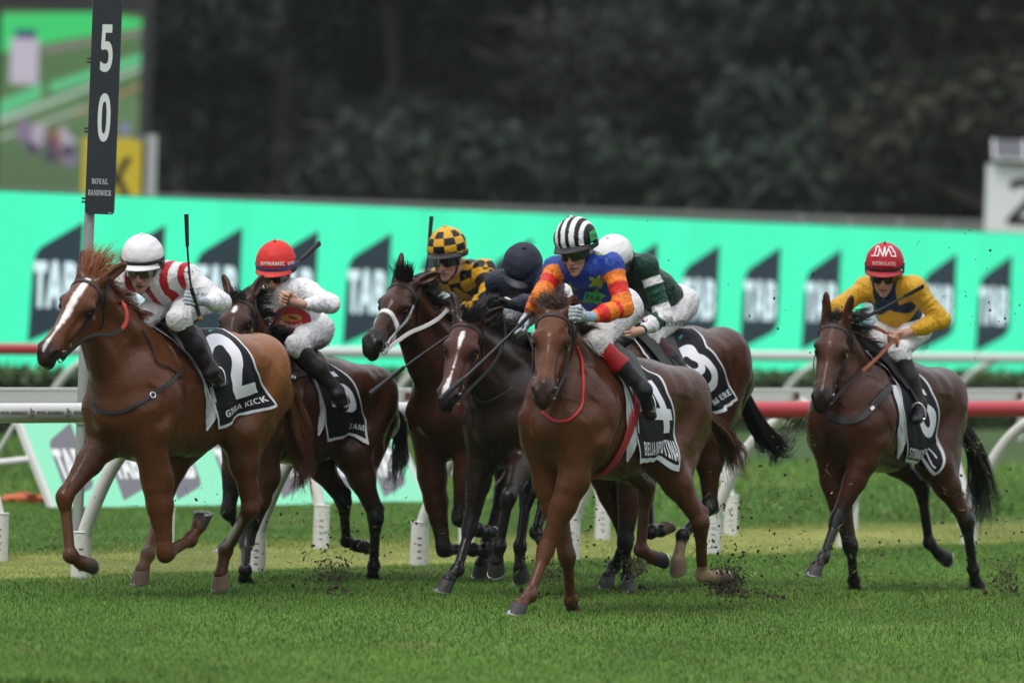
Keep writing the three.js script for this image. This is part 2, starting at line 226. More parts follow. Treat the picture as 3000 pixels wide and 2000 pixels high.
{
  const f = thing('running_rail', 'white running rail with red sections on curved posts, just behind the horses', 'rail');
  railTube('rail_tube', f, -0.6, 1.102, 0.062, [[-6, -3.2, WP], [-3.2, 1.3, WP], [1.3, 5.9, WP], [5.9, 10.1, RP], [10.1, 14, RP]]);
  for (let i = -3; i < 9; i++) { const a = i * 1.93; gooseneck(a, 0, -0.6, 1.05, f, [POSTP]); }
  for (const px of [35, 143, -73, 1175, 1230]) { const [a] = wallHit(px, 1215, -0.55), pts = mesh('lettering', gridGeo(10, 6, (u, v) => { const an = (v - 0.5) * 1.35 - 0.05; return onRail(a + (u - 0.0) * 0.40, -0.6 - 0.0632 * Math.cos(an), 1.102 - 0.0632 * Math.sin(an)); }), std(0xffffff, 0.5, { map: WORD, transparent: true, alphaTest: 0.4 }), f); }
  const s = thing('inner_rail', 'white box rail on curved posts facing the other way, behind the running rail', 'rail');
  for (const [a0, a1] of [[-6, 1], [1, 7], [7, 13], [13, 22]]) { const m = mesh('rail_beam', merge([box(a1 - a0 - 0.008, 0.07, 0.05, 0, 0, 0.012), box(a1 - a0 - 0.008, 0.017, 0.085, 0, 0.044, 0), box(a1 - a0 - 0.008, 0.014, 0.08, 0, -0.043, 0)]), WP, s); m.position.copy(onRail((a0 + a1) / 2, 2.5, 1.092)); m.rotation.y = TYAW; }
  for (let i = -3; i < 12; i++) { const a = i * 1.9 - 0.2; gooseneck(a, 1.95, 0.55, 1.03, s, [POSTP], 0.042); const b = mesh('bracket', tube([onRail(a, 2.46, 1.06), onRail(a + 0.02, 2.30, 0.96), onRail(a + 0.04, 2.1, 0.72)], 0.02, 10, 8), WP, s), c = mesh('clamp', box(0.05, 0.06, 0.02), std([0.12, 0.03, 0.02], 0.7), s); c.position.copy(onRail(a - 0.12, 2.43, 1.085)); c.rotation.y = TYAW; }
  const t = thing('outer_rail', 'thin white rail with a red end, far side of the turf before the hedge', 'rail');
  railTube('rail_tube', t, 15.2, 1.07, 0.058, [[8, 14, RP], [14, 19.9, RP], [19.9, 26, WP], [26, 33, WP], [33, 46, WP]]);
  for (let i = 0; i < 15; i++) { const a = 12.3 + i * 2.1; mesh('post', tube([onRail(a, 16.0, 0), onRail(a, 16.0, 0.22), onRail(a, 15.9, 0.5), onRail(a, 15.6, 0.85), onRail(a, 15.2, 1.06)], 0.04, 20, 10), POSTP, t); }
}
{ // clipped hedge below the screen: a leafy surface, thousands of small leaves
  const R = rng(77), a0 = 12, a1 = 60, core = box(a1 - a0, 0.66, 0.9, 0, 0.33, 0), h = thing('hedge', 'low clipped green hedge below the long green screen', 'hedge', null, onRail((a0 + a1) / 2, 19.3, 0), TYAW); mesh('hedge_core', core, std([0.012, 0.024, 0.007], 0.95), h);
  const leaf = new THREE.BufferGeometry(); leaf.setAttribute('position', new THREE.Float32BufferAttribute([0, 0, 0, 0.022, 0.008, 0.03, 0, 0.004, 0.075, -0.022, 0.008, 0.03], 3)); leaf.setIndex([0, 1, 2, 0, 2, 3]); leaf.computeVertexNormals();
  const N = 26000, im = new THREE.InstancedMesh(leaf, phys(0xffffff, 0.55, { side: THREE.DoubleSide }), N), M = new THREE.Matrix4(), E = new THREE.Euler(), Q = new THREE.Quaternion(), C = new THREE.Color();
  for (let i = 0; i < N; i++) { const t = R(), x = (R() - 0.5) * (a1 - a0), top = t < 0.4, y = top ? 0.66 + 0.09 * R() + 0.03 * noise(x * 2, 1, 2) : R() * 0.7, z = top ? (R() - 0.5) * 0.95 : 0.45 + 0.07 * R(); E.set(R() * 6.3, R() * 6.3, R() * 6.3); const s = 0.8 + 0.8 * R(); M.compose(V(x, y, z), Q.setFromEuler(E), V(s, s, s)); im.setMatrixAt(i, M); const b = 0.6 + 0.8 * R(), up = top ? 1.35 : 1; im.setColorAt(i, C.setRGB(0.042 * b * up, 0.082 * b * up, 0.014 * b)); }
  im.name = 'leaf'; im.userData.kind = 'stuff'; im.castShadow = im.receiveShadow = true; h.add(im);
}
// ---------- the long advertising screen ----------
const DARK = '#20323d', MINT = '#45ffc4';
function tabLogo(g, x0, x1, top, bot, txt, col, white) {                // a slanted shield: sharp top right, sharp bottom left, the other corners rounded
  const w = x1 - x0, h = bot - top, r = w * 0.16; g.fillStyle = col; g.beginPath(); g.moveTo(x1, top); g.lineTo(x1 - w * 0.02, bot - h * 0.2 - r); g.quadraticCurveTo(x1 - w * 0.02, bot - h * 0.2, x1 - r, bot - h * 0.16); g.lineTo(x0, bot); g.lineTo(x0 + w * 0.06, top + h * 0.31 + r); g.quadraticCurveTo(x0 + w * 0.07, top + h * 0.26, x0 + w * 0.06 + r, top + h * 0.21); g.closePath(); g.fill();
  g.save(); g.translate((x0 + x1) / 2, top + h * 0.5); g.fillStyle = white; g.font = 'bold 100px sans-serif'; g.textAlign = 'center'; g.textBaseline = 'middle'; const m = g.measureText(txt).width; g.scale(w * 0.84 / m, h * 0.5 / 100); g.lineWidth = 5; g.strokeStyle = white; g.strokeText(txt, 0, 6); g.fillText(txt, 0, 6); g.restore();
}
{
  const n = 22, [aL] = wallHit(-260, 900, n), [aR] = wallHit(3260, 900, n), y0 = 0.58, y1 = 2.725, len = aR - aL, s = thing('advertising_screen', 'long bright green electronic advertising screen with dark slanted logos, beyond the hedge', 'screen', null, onRail((aL + aR) / 2, n, 0), TYAW);
  const W = 2048, Hh = 220, tips = [180, 368, 545, 720, 888, 1052, 1212, 1362, 1500, 1643, 1783, 1922, 2055, 2188, 2315].map((x) => x * 3000 / 2352);
  const tex = canvasTex(W, Hh, (g) => { g.fillStyle = MINT; g.fillRect(0, 0, W, Hh); for (let i = 0; i < W; i += 8) { g.fillStyle = `rgba(0,${i % 16 ? 30 : 0},0,${i % 24 === 0 ? 0.035 : 0.012})`; g.fillRect(i, 0, 1, Hh); }
    for (let i = 0; i < 40; i++) { g.fillStyle = `rgba(0,60,40,${0.05 * hash3(i, 7, 7)})`; g.fillRect(i * W / 40, 0, W / 40, Hh); } tips.forEach((px) => { const [a] = wallHit(px, 640 + (px - 200) * 0.052, n), u1 = (a - aL) / len * W, wd = 1.02 / len * W, yy = (y) => (y1 - y) / (y1 - y0) * Hh; tabLogo(g, u1 - wd, u1, yy(2.40), yy(0.98), 'TAB', DARK, '#dffaff'); }); });
  mesh('screen_face', new THREE.PlaneGeometry(len, y1 - y0).translate(0, (y0 + y1) / 2, 0.072), new THREE.MeshStandardMaterial({ color: 0x000000, roughness: 0.5, emissive: 0xffffff, emissiveMap: tex, emissiveIntensity: 1.0 }), s);
  mesh('screen_cabinet', box(len + 0.1, y1 - y0 + 0.03, 0.14, 0, (y0 + y1) / 2, 0), std([0.05, 0.055, 0.055], 0.6), s);
  for (let i = 0; i < 26; i++) mesh('screen_stand', merge([box(0.07, 0.62, 0.07, aL + (i + 0.5) * len / 26 - (aL + aR) / 2, 0.3, -0.06), box(0.09, 0.05, 0.5, aL + (i + 0.5) * len / 26 - (aL + aR) / 2, 0.03, -0.2)]), GREYP, s);
  for (const px of [2350, 2493, 2640, 2783]) { const [a] = wallHit(px, 640, n); mesh('lifting_eye', new THREE.TorusGeometry(0.05, 0.016, 8, 16).translate(a - (aL + aR) / 2, y1 + 0.05, 0), std([0.3, 0.31, 0.31], 0.6), s); }
}
{ // sponsor board lying back on the turf between the rails and the hedge
  const p0 = onGround(159, 1495), p1 = onGround(1243, 1480), dir = p1.clone().sub(p0), len = dir.length(); dir.normalize(); const back = V(-dir.z, 0, dir.x).multiplyScalar(-1); if (back.dot(V(-1, 0, -0.6)) < 0) back.negate();
  const yaw = Math.atan2(-dir.z, dir.x), b = thing('sponsor_board', 'pale green sponsor board with grey logos leaning back on the turf', 'board', null, p0, yaw), tilt = Math.atan2(0.43, 0.72), hgt = 0.84;
  const tex = canvasTex(2048, 384, (g, w, h) => { g.fillStyle = '#93eec4'; g.fillRect(0, 0, w, h); for (let i = 0; i < 300; i++) { const k = hash3(i, 4, 2); g.fillStyle = `rgba(20,70,50,${0.02 * k})`; g.fillRect(hash3(i, 1, 1) * w, hash3(i, 2, 1) * h, 60 * k, 3); } for (let i = 0; i < 7; i++) { const x = 60 + i * 290; g.save(); g.translate(x + 110, 190); g.transform(1, 0, -0.42 * 0 + 0.0, 1, 0, 0); tabLogo(g, -85, 85, -170, 160, 'TAB', '#77757f', '#f2f4f4'); g.restore(); } });
  const sheet = (g, m, nm, par = b) => { const q = mesh(nm, g, m, par); return q; };
  const tl = (g) => g.rotateX(-tilt);
  sheet(tl(box(len, hgt, 0.02, len / 2, hgt / 2, 0)), std([0.28, 0.55, 0.42], 0.6), 'panel'); sheet(tl(new THREE.PlaneGeometry(len, hgt).translate(len / 2, hgt / 2, 0.013)), std(0xffffff, 0.55, { map: tex }), 'print');
  sheet(tl(merge([box(0.05, hgt + 0.05, 0.045, -0.025, hgt / 2, 0), box(0.05, hgt + 0.05, 0.045, len + 0.025, hgt / 2, 0), box(len, 0.04, 0.045, len / 2, hgt + 0.02, 0)])), WP, 'frame');
  for (const x of [0.03, len / 2, len - 0.03]) sheet(tube([V(x, hgt * Math.cos(tilt), -hgt * Math.sin(tilt) - 0.03), V(x, 0.03, -hgt * Math.sin(tilt) - 0.55)], 0.022, 6, 10), WP, 'strut');
  sheet(tube([V(-0.02, 0.4, -0.27), V(-0.6, 0.33, -0.5), V(-1.1, 0.28, -0.7)], 0.028, 10, 10), WP, 'strut');
  const o = onGround(75, 1478), bag = thing('sandbag', 'orange sandbag holding down the foot of the sponsor board', 'sandbag', null, o, 0.4), sb = new THREE.SphereGeometry(1, 24, 16), pp = sb.attributes.position; for (let i = 0; i < pp.count; i++) { const x = pp.getX(i), y = pp.getY(i), z = pp.getZ(i), k = 1 + 0.12 * noise(x * 3, y * 3, z * 3); pp.setXYZ(i, Math.sign(x) * Math.pow(Math.abs(x), 0.6) * 0.2 * k, y * 0.045 * k + 0.04, Math.sign(z) * Math.pow(Math.abs(z), 0.6) * 0.15 * k); } sb.computeVertexNormals(); const bm = mesh('bag', planarUV(sb, 4), std([0.55, 0.13, 0.05], 0.8), bag); mesh('strap', box(0.08, 0.02, 0.31, 0.0, 0.085, 0), std([0.5, 0.12, 0.05], 0.8), bag);
}
{ // distance marker beside the rail
  const d = 42.4, lean = -0.008, q0 = atDepth(243, 1100, d), base = V(q0.x + lean * q0.y, 0, -d), s = thing('distance_marker', 'tall dark navy distance sign reading 50 on a grey pole', 'sign', null, base);
  const yB = atDepth(300, 626, d).y, yT = yB + 1.9, inner = (g) => g.rotateZ(lean);
  mesh('pole', inner(new THREE.CylinderGeometry(0.032, 0.034, yT - 0.1, 20).translate(0, (yT - 0.1) / 2, 0)), std([0.30, 0.33, 0.32], 0.45, { map: scuff }), s);
  mesh('collar', inner(merge([new THREE.CylinderGeometry(0.046, 0.046, 0.12, 20).translate(0, 1.06, 0), box(0.11, 0.05, 0.06, 0.03, 1.06, 0)])), GREYP, s);
  const w = 0.18, sh = new THREE.Shape(), r = 0.025, hh = yT - yB; sh.moveTo(-w / 2 + r, 0); sh.lineTo(w / 2 - r, 0); sh.quadraticCurveTo(w / 2, 0, w / 2, r); sh.lineTo(w / 2, hh); sh.lineTo(-w / 2, hh); sh.lineTo(-w / 2, r); sh.quadraticCurveTo(-w / 2, 0, -w / 2 + r, 0);
  mesh('sign_plate', inner(new THREE.ExtrudeGeometry(sh, { depth: 0.035, bevelEnabled: true, bevelSize: 0.003, bevelThickness: 0.003, bevelSegments: 2 }).translate(0.066, yB, 0.03)), std([0.016, 0.022, 0.03], 0.45), s);
  const tex = canvasTex(256, 2020, (g, W, Hh) => { g.clearRect(0, 0, W, Hh); const ppm = W / w, Y = (py) => (1.42 - (625 - py) / 463) * ppm; g.fillStyle = '#d3dcd8'; g.textAlign = 'center'; g.textBaseline = 'middle'; for (const [c, py] of [['5', 133], ['0', 338]]) { g.save(); g.translate(W / 2 + 10, Y(py)); g.scale(1.3, 3.3); g.font = 'bold 180px sans-serif'; g.fillText(c, 0, 6); g.restore(); } g.fillStyle = '#b9c2c0'; g.font = 'bold 46px serif'; g.save(); g.translate(W / 2 - 6, Y(530)); g.scale(0.9, 1.5); g.fillText('ROYAL', 0, 0); g.restore(); g.save(); g.translate(W / 2 - 4, Y(564)); g.scale(0.78, 1.5); g.fillText('RANDWICK', 0, 0); g.restore(); g.fillRect(W - 46, Y(620), 26, 9); });
  mesh('print', inner(new THREE.PlaneGeometry(w, 1.42).translate(0.066, yB + 0.71, 0.0705)), std(0xffffff, 0.5, { map: tex, transparent: true, alphaTest: 0.4 }), s);
  for (const py of [180, 385, 592]) mesh('bolt', inner(merge([0, 1].map((i) => new THREE.CylinderGeometry(0.007, 0.007, 0.03, 8).rotateZ(Math.PI / 2).translate(0.066 - w / 2 - 0.012, yB + (625 - py) / 463 + i * 0.022, 0.045)))), std([0.03, 0.03, 0.03], 0.5), s);
}
// ---------- far beyond: big screen, signs, grey wall, wood ----------
{
  const d = 150, c0 = atDepth(6, 28, d), c1 = atDepth(418, 28, d), b0 = atDepth(4, 620, d), w = c1.x - c0.x, h = c0.y - b0.y + 0.35, s = thing('video_screen', 'giant video screen showing a blurred race picture, at the upper left', 'screen', null, V((c0.x + c1.x) / 2, 0, -d));
  const tex = canvasTex(512, 768, (g, W, H) => {
    g.fillStyle = '#5c8250'; g.fillRect(0, 0, W, H); const grd = g.createLinearGradient(0, H * 0.4, 0, H); grd.addColorStop(0, '#6c9160'); grd.addColorStop(0.5, '#5f7c55'); grd.addColorStop(1, '#5d7654'); g.fillStyle = grd; g.fillRect(0, H * 0.4, W, H);
    const band = (pts, c) => { g.fillStyle = c; g.beginPath(); pts.forEach(([x, y], i) => (i ? g.lineTo(x * W, y * H) : g.moveTo(x * W, y * H))); g.closePath(); g.fill(); };
    band([[0, 0.02], [0.66, 0.0], [1, 0.03], [1, 0.06], [0.3, 0.15], [0, 0.2]], '#3fe67c'); band([[0.28, 0.17], [1, 0.07], [1, 0.1], [0.3, 0.2]], '#8b8a80'); band([[0, 0.42], [0.3, 0.33], [0.3, 0.4], [0, 0.5]], '#66d694'); band([[0.36, 0.33], [1, 0.18], [1, 0.23], [0.36, 0.38]], '#68d896'); band([[0, 0.5], [1, 0.24], [1, 0.26], [0, 0.53]], '#b9d3c2'); band([[0, 0.585], [0.62, 0.43], [0.62, 0.445], [0, 0.6]], '#c3cfc4'); band([[0.55, 0.46], [1, 0.32], [1, 0.34], [0.55, 0.48]], '#b28a66');
    g.fillStyle = '#d8cfdf'; g.fillRect(W * 0.07, H * 0.13, W * 0.2, H * 0.21); g.fillStyle = '#3a4a7a'; g.fillRect(W * 0.1, H * 0.09, W * 0.15, H * 0.04); for (let i = 0; i < 6; i++) { g.fillStyle = '#b8aec4'; g.fillRect(W * 0.07, H * (0.155 + i * 0.033), W * 0.2, 4); }
    const R = rng(5), cs = ['#6a5a72', '#8d7f9a', '#4d4a5c', '#9a6a58', '#c0b8c8', '#7a6a50', '#58406a']; for (let i = 0; i < 26; i++) { const t = R(); g.fillStyle = cs[Math.floor(R() * 7)]; g.beginPath(); g.ellipse(W * (0.17 + 0.36 * t), H * (0.52 + 0.16 * t * R() + 0.08 * R()), 16 + 14 * R(), 20 + 22 * R(), 0, 0, 6.3); g.fill(); } g.fillStyle = '#8f8fb0'; g.beginPath(); g.ellipse(W * 0.9, H * 0.53, 18, 26, 0, 0, 6.3); g.fill(); g.fillStyle = '#5fa850'; g.fillRect(0, H * 0.86, W, 8);
  });
  mesh('screen_face', new THREE.PlaneGeometry(w, h).translate(0, c0.y - h / 2, 0.16), new THREE.MeshStandardMaterial({ color: 0, roughness: 0.6, emissive: 0xffffff, emissiveMap: tex, emissiveIntensity: 0.72 }), s);
  mesh('screen_frame', merge([box(w + 0.5, 0.5, 0.3, 0, c0.y + 0.25, 0), box(w + 0.5, 0.5, 0.3, 0, c0.y - h - 0.25, 0), box(0.25, h, 0.3, -w / 2 - 0.125, c0.y - h / 2, 0), box(0.25, h, 0.3, w / 2 + 0.125, c0.y - h / 2, 0), box(w, h, 0.2, 0, c0.y - h / 2, -0.06)]), std([0.02, 0.022, 0.023], 0.6), s);
  for (const x of [-w / 3, w / 3]) mesh('leg', box(0.3, c0.y - h, 0.3, x, (c0.y - h) / 2, -0.1), std([0.1, 0.1, 0.1], 0.6), s);
}
{
  const d = 112, a = atDepth(300, 402, d), b = atDepth(411, 580, d), w = 1.0, s = thing('yellow_sign', 'yellow sign with a black letter K, half behind the distance marker', 'sign', null, V(b.x - w / 2, 0, -d)), h = a.y - b.y + 0.3;
  mesh('sign_plate', box(w, h, 0.06, 0, a.y - h / 2, 0), std([0.66, 0.50, 0.03], 0.5), s);
  const tex = canvasTex(256, 256, (g) => { g.clearRect(0, 0, 256, 256); g.fillStyle = '#14160f'; g.font = 'bold 250px sans-serif'; g.textAlign = 'center'; g.textBaseline = 'middle'; g.fillText('K', 128, 138); }); mesh('print', new THREE.PlaneGeometry(w * 0.8, h * 0.8).translate(0.1, a.y - h * 0.5, 0.035), std(0xffffff, 0.5, { map: tex, transparent: true, alphaTest: 0.4 }), s);
  for (const x of [-0.35, 0.35]) mesh('leg', box(0.06, a.y - h + 0.1, 0.06, x, (a.y - h + 0.1) / 2, -0.05), GREYP, s);
  const d2 = 106, q = atDepth(446, 394, d2), p = thing('white_post', 'pale square post beside the yellow sign', 'post', null, V(q.x, 0, -d2)); mesh('post', box(0.16, q.y, 0.16, 0, q.y / 2, 0), std([0.42, 0.45, 0.45], 0.6), p); mesh('arm', box(0.24, 0.09, 0.12, -0.17, q.y - 0.06, 0), std([0.16, 0.17, 0.17], 0.6), p);
}
{
  const d = 116, l = atDepth(2892, 480, d), bt = atDepth(2892, 690, d), w = 1.3, h = l.y - bt.y + 0.2, s = thing('number_board', 'white board with a black number 2 under a tilted solar panel', 'sign', null, V(l.x + w / 2, 0, -d));
  mesh('sign_plate', box(w, h, 0.09, 0, l.y - h / 2, 0), std([0.82, 0.85, 0.85], 0.5), s); mesh('leg', box(0.1, l.y - h, 0.1, -0.3, (l.y - h) / 2, 0), GREYP, s); mesh('leg', box(0.1, l.y - h, 0.1, 0.3, (l.y - h) / 2, 0), GREYP, s);
  const tex = canvasTex(256, 256, (g) => { g.clearRect(0, 0, 256, 256); g.fillStyle = '#0f1112'; g.font = 'bold 270px sans-serif'; g.textAlign = 'center'; g.textBaseline = 'middle'; g.fillText('2', 128, 142); }); mesh('print', new THREE.PlaneGeometry(1.08, 1.08).translate(0.0, l.y - 0.6, 0.048), std(0xffffff, 0.5, { map: tex, transparent: true, alphaTest: 0.4 }), s);
  const sp = new THREE.Group(); const pz = mesh('solar_panel', merge([box(1.15, 0.03, 0.5)]), std([0.07, 0.07, 0.095], 0.35), s), y = l.y + 0.25; pz.position.set(0.02, y, 0.05); pz.rotation.set(0.75, 0, 0); for (const x of [-0.56, -0.02, 0.56]) mesh('panel_frame', box(0.045, 0.04, 0.52, x, 0.003, 0), std([0.55, 0.57, 0.57], 0.5), pz); mesh('panel_frame', box(1.16, 0.04, 0.03, 0, 0.002, 0.255), std([0.55, 0.57, 0.57], 0.5), pz); mesh('bracket', box(0.06, 0.3, 0.06, 0, l.y + 0.12, -0.05), GREYP, s);
}
{ // low grey wall before the trees
  const d = 150, p1 = atDepth(1020, 593, d), p2 = atDepth(2880, 643, d), y = (p1.y + p2.y) / 2, w = thing('grey_wall', 'long low grey wall between the green screen and the dark trees', 'wall', null, V(6, 0, -d)); mesh('wall', box(44, y - 0.08, 0.4, 0, (y - 0.08) / 2, 0), std([0.25, 0.26, 0.25], 0.85, { map: scuff }), w); mesh('coping', box(44, 0.08, 0.5, 0, y - 0.04, 0), std([0.3, 0.31, 0.3], 0.85), w);
}
{ // the wood: crowns of small leaf cards over trunks and limbs; a far mass, out of focus
  const R = rng(404), leaf = []; const lp = [], li = []; for (let i = 0; i < 20; i++) { const a = R() * 6.283, e = (R() - 0.4) * 1.8, r = 0.32 * Math.cbrt(R()), c = V(Math.cos(a) * r, Math.sin(e) * r, Math.sin(a) * r), n = V(R() - 0.5, R() * 0.8, R() - 0.5).normalize(), t = V(R() - 0.5, R() - 0.5, R() - 0.5).cross(n).normalize(), b = V().crossVectors(n, t), L = 0.075 + 0.06 * R(), k = lp.length / 3; for (const [x, y] of [[-1, 0], [0, 0.45], [1, 0], [0, -0.45]]) lp.push(c.x + t.x * L * x + b.x * L * y, c.y + t.y * L * x + b.y * L * y, c.z + t.z * L * x + b.z * L * y); li.push(k, k + 1, k + 2, k, k + 2, k + 3); }
  const lg = new THREE.BufferGeometry(); lg.setAttribute('position', new THREE.Float32BufferAttribute(lp, 3)); lg.setIndex(li); lg.computeVertexNormals();
  const lm = phys(0xffffff, 0.7, { side: THREE.DoubleSide, specularIntensity: 0.3 }), M = new THREE.Matrix4(), Q = new THREE.Quaternion(), E = new THREE.Euler(), C = new THREE.Color(), bark = std([0.045, 0.032, 0.028], 0.95);
  const crownOf = (blobs, per, tint) => { const out = []; for (const [c, r] of blobs) for (let i = 0; i < per; i++) { const d = V(R() - 0.5, R() - 0.5, R() - 0.5).normalize(), rr = Math.pow(R(), 0.33); out.push([c.clone().add(V(d.x * r[0], d.y * r[1], d.z * r[2]).multiplyScalar(rr * (0.85 + 0.3 * noise(d.x * 3 + c.x, d.y * 3, d.z * 3)))), tint(rr, d)]); } return out; };
  const plant = (list, name, parent) => { const im = new THREE.InstancedMesh(lg, lm, list.length); list.forEach(([p, c], i) => { E.set(R() * 6.3, R() * 6.3, R() * 6.3); const s = 1.3 + 1.5 * R(); M.compose(p, Q.setFromEuler(E), V(s, s, s)); im.setMatrixAt(i, M); im.setColorAt(i, C.setRGB(...c)); }); im.name = name; im.castShadow = im.receiveShadow = true; im.userData.kind = 'stuff'; (parent || scene).add(im); return im; };
  const all = [], limbs = [];
  for (let i = 0; i < 13; i++) { const x = -19 + i * 3.1 + R(), z = -172 - R() * 10, g = 0.93 + 0.14 * R(), bl = []; for (let k = 0; k < 12; k++) bl.push([V(x + (R() - 0.5) * 5, 2.2 + 13 * R(), z + (R() - 0.5) * 5), [1.5 + R() * 1.4, 1.1 + R(), 1.4 + R()]]); const hue = R(); all.push(...crownOf(bl, 210, () => { const b = g * (0.75 + 0.5 * R()); return [b * (0.032 + 0.008 * hue), b * 0.047, b * 0.037]; })); limbs.push(tube([V(x, 0, z), V(x + R() - 0.5, 4, z), V(x + 2 * R() - 1, 9, z)], 0.28, 12, 8)); for (let k = 0; k < 4; k++) { const y = 3 + 5 * R(); limbs.push(tube([V(x, y, z), V(x + (R() - 0.5) * 3, y + 0.8, z + 1), V(x + (R() - 0.5) * 6, y + 1.5 * R(), z + 2)], 0.1, 10, 6)); } }
  for (let i = 0; i < 16; i++) { const x = -24 + i * 3.2, bl = []; for (let k = 0; k < 9; k++) bl.push([V(x + (R() - 0.5) * 5, 1 + 17 * R(), -188 - R() * 8), [2.4, 1.9, 2]]); all.push(...crownOf(bl, 150, () => { const b = 0.5 + 0.6 * R(); return [b * 0.027, b * 0.039, b * 0.034]; })); }
  { const hp = new THREE.PlaneGeometry(160, 30, 80, 16), pp = hp.attributes.position; for (let i = 0; i < pp.count; i++) pp.setZ(i, 3 * fbm(pp.getX(i) * 0.15, pp.getY(i) * 0.2, 4, 3) - pp.getY(i) * 0.5); hp.computeVertexNormals(); struct('hill', hp.translate(0, 14, -208), std([0.014, 0.02, 0.016], 1)); }
  const wd = plant(all, 'woodland'); Object.assign(wd.userData, { label: 'dark green wood filling the background, out of focus', category: 'wood' });
  const tr = mesh('woodland_trunks', merge(limbs), bark); Object.assign(tr.userData, { kind: 'stuff', label: 'dark trunks and limbs inside the background wood', category: 'trunks' });
  // one yellower tree at the upper right, nearer than the wood
  const yt = thing('yellow_green_tree', 'yellower green tree in front of the wood, upper right corner', 'tree', null, V(13.6, 0, -164)), mk = (x, y, z) => V(x, y, z); mesh('trunk', merge([tube([mk(0, 0, 0), mk(-0.2, 3, 0), mk(0.3, 6, 0), mk(0, 9, 0)], 0.3, 14, 10), tube([mk(0, 4, 0), mk(-2, 5.4, 0.5), mk(-4.5, 6.4, 1)], 0.12, 10, 8), tube([mk(0.1, 3.2, 0), mk(-2.5, 3.9, 0.5), mk(-6, 5.6, 1)], 0.13, 10, 8)]), std([0.07, 0.045, 0.035], 0.95), yt);
  const yb = []; for (let k = 0; k < 16; k++) { const y = 4.5 + 6.5 * R(), x = -4.4 + 6 * R() + (y - 7) * 0.2; yb.push([V(x, y, (R() - 0.5) * 3), [0.9 + 0.7 * R(), 0.55 + 0.4 * R(), 0.9]]); } plant(crownOf(yb, 130, () => { const b = 0.6 + 0.7 * R(); return [b * 0.05, b * 0.056, b * 0.034]; }), 'crown', yt);
  const gt = thing('round_green_tree', 'brighter green bush in front of the wood, behind the middle of the pack', 'bush', null, V(2.5, 0, -160)), gb = []; for (let k = 0; k < 12; k++) gb.push([V((R() - 0.5) * 8, 2.4 + 3.6 * R(), (R() - 0.5) * 2), [0.9, 0.6, 0.8]]); mesh('stem', tube([V(0, 0, 0), V(0.3, 2, 0), V(0, 4, 0)], 0.15, 10, 8), bark, gt); plant(crownOf(gb, 110, () => { const b = 0.7 + 0.6 * R(); return [b * 0.028, b * 0.041, b * 0.028]; }), 'crown', gt);
}
// ---------- horses ----------
class Rig {                                                      // a horse's own frame: x forward, y up, z to its right
  constructor(px, py, depth, psi) {
    const a = psi * Math.PI / 180; this.top = atDepth(px, py, depth); this.pos = V(this.top.x, 0, this.top.z); this.yaw = Math.atan2(-Math.cos(a), -Math.sin(a)); this.height = this.top.y;
    this.m = new THREE.Matrix4().makeRotationY(this.yaw).setPosition(this.pos); this.inv = this.m.clone().invert(); this.eye = EYE.clone().applyMatrix4(this.inv);
  }
  dir(px, py) { return ray(px, py).transformDirection(this.inv); }
  at(px, py, c = 0) { const d = this.dir(px, py); return this.eye.clone().addScaledVector(d, (c - this.eye.z) / d.z); }
  limb(px, py, c, parent, len, stiff = 0.5, spread = 0.24) {       // the point on the sight line that keeps a limb's length and stays near its plane
    let best = null, bc = 1e9; for (let i = -24; i <= 24; i++) { const k = c + i / 24 * spread, q = this.at(px, py, k), e = (q.distanceTo(parent) - len) ** 2 + stiff * 0.12 * (k - c) ** 2; if (e < bc) { bc = e; best = q; } }
    return best;
  }
  cast(field, px, py, off = 0) { const d = this.dir(px, py), o = this.eye.clone().addScaledVector(d, 36); return field.march(o, d, 12, off); }
}
const HORSES = {};
const hoofMats = {}, shoeMat = std([0.55, 0.56, 0.57], 0.35, { metalness: 0.85 }), soleMat = std([0.035, 0.03, 0.026], 0.9);
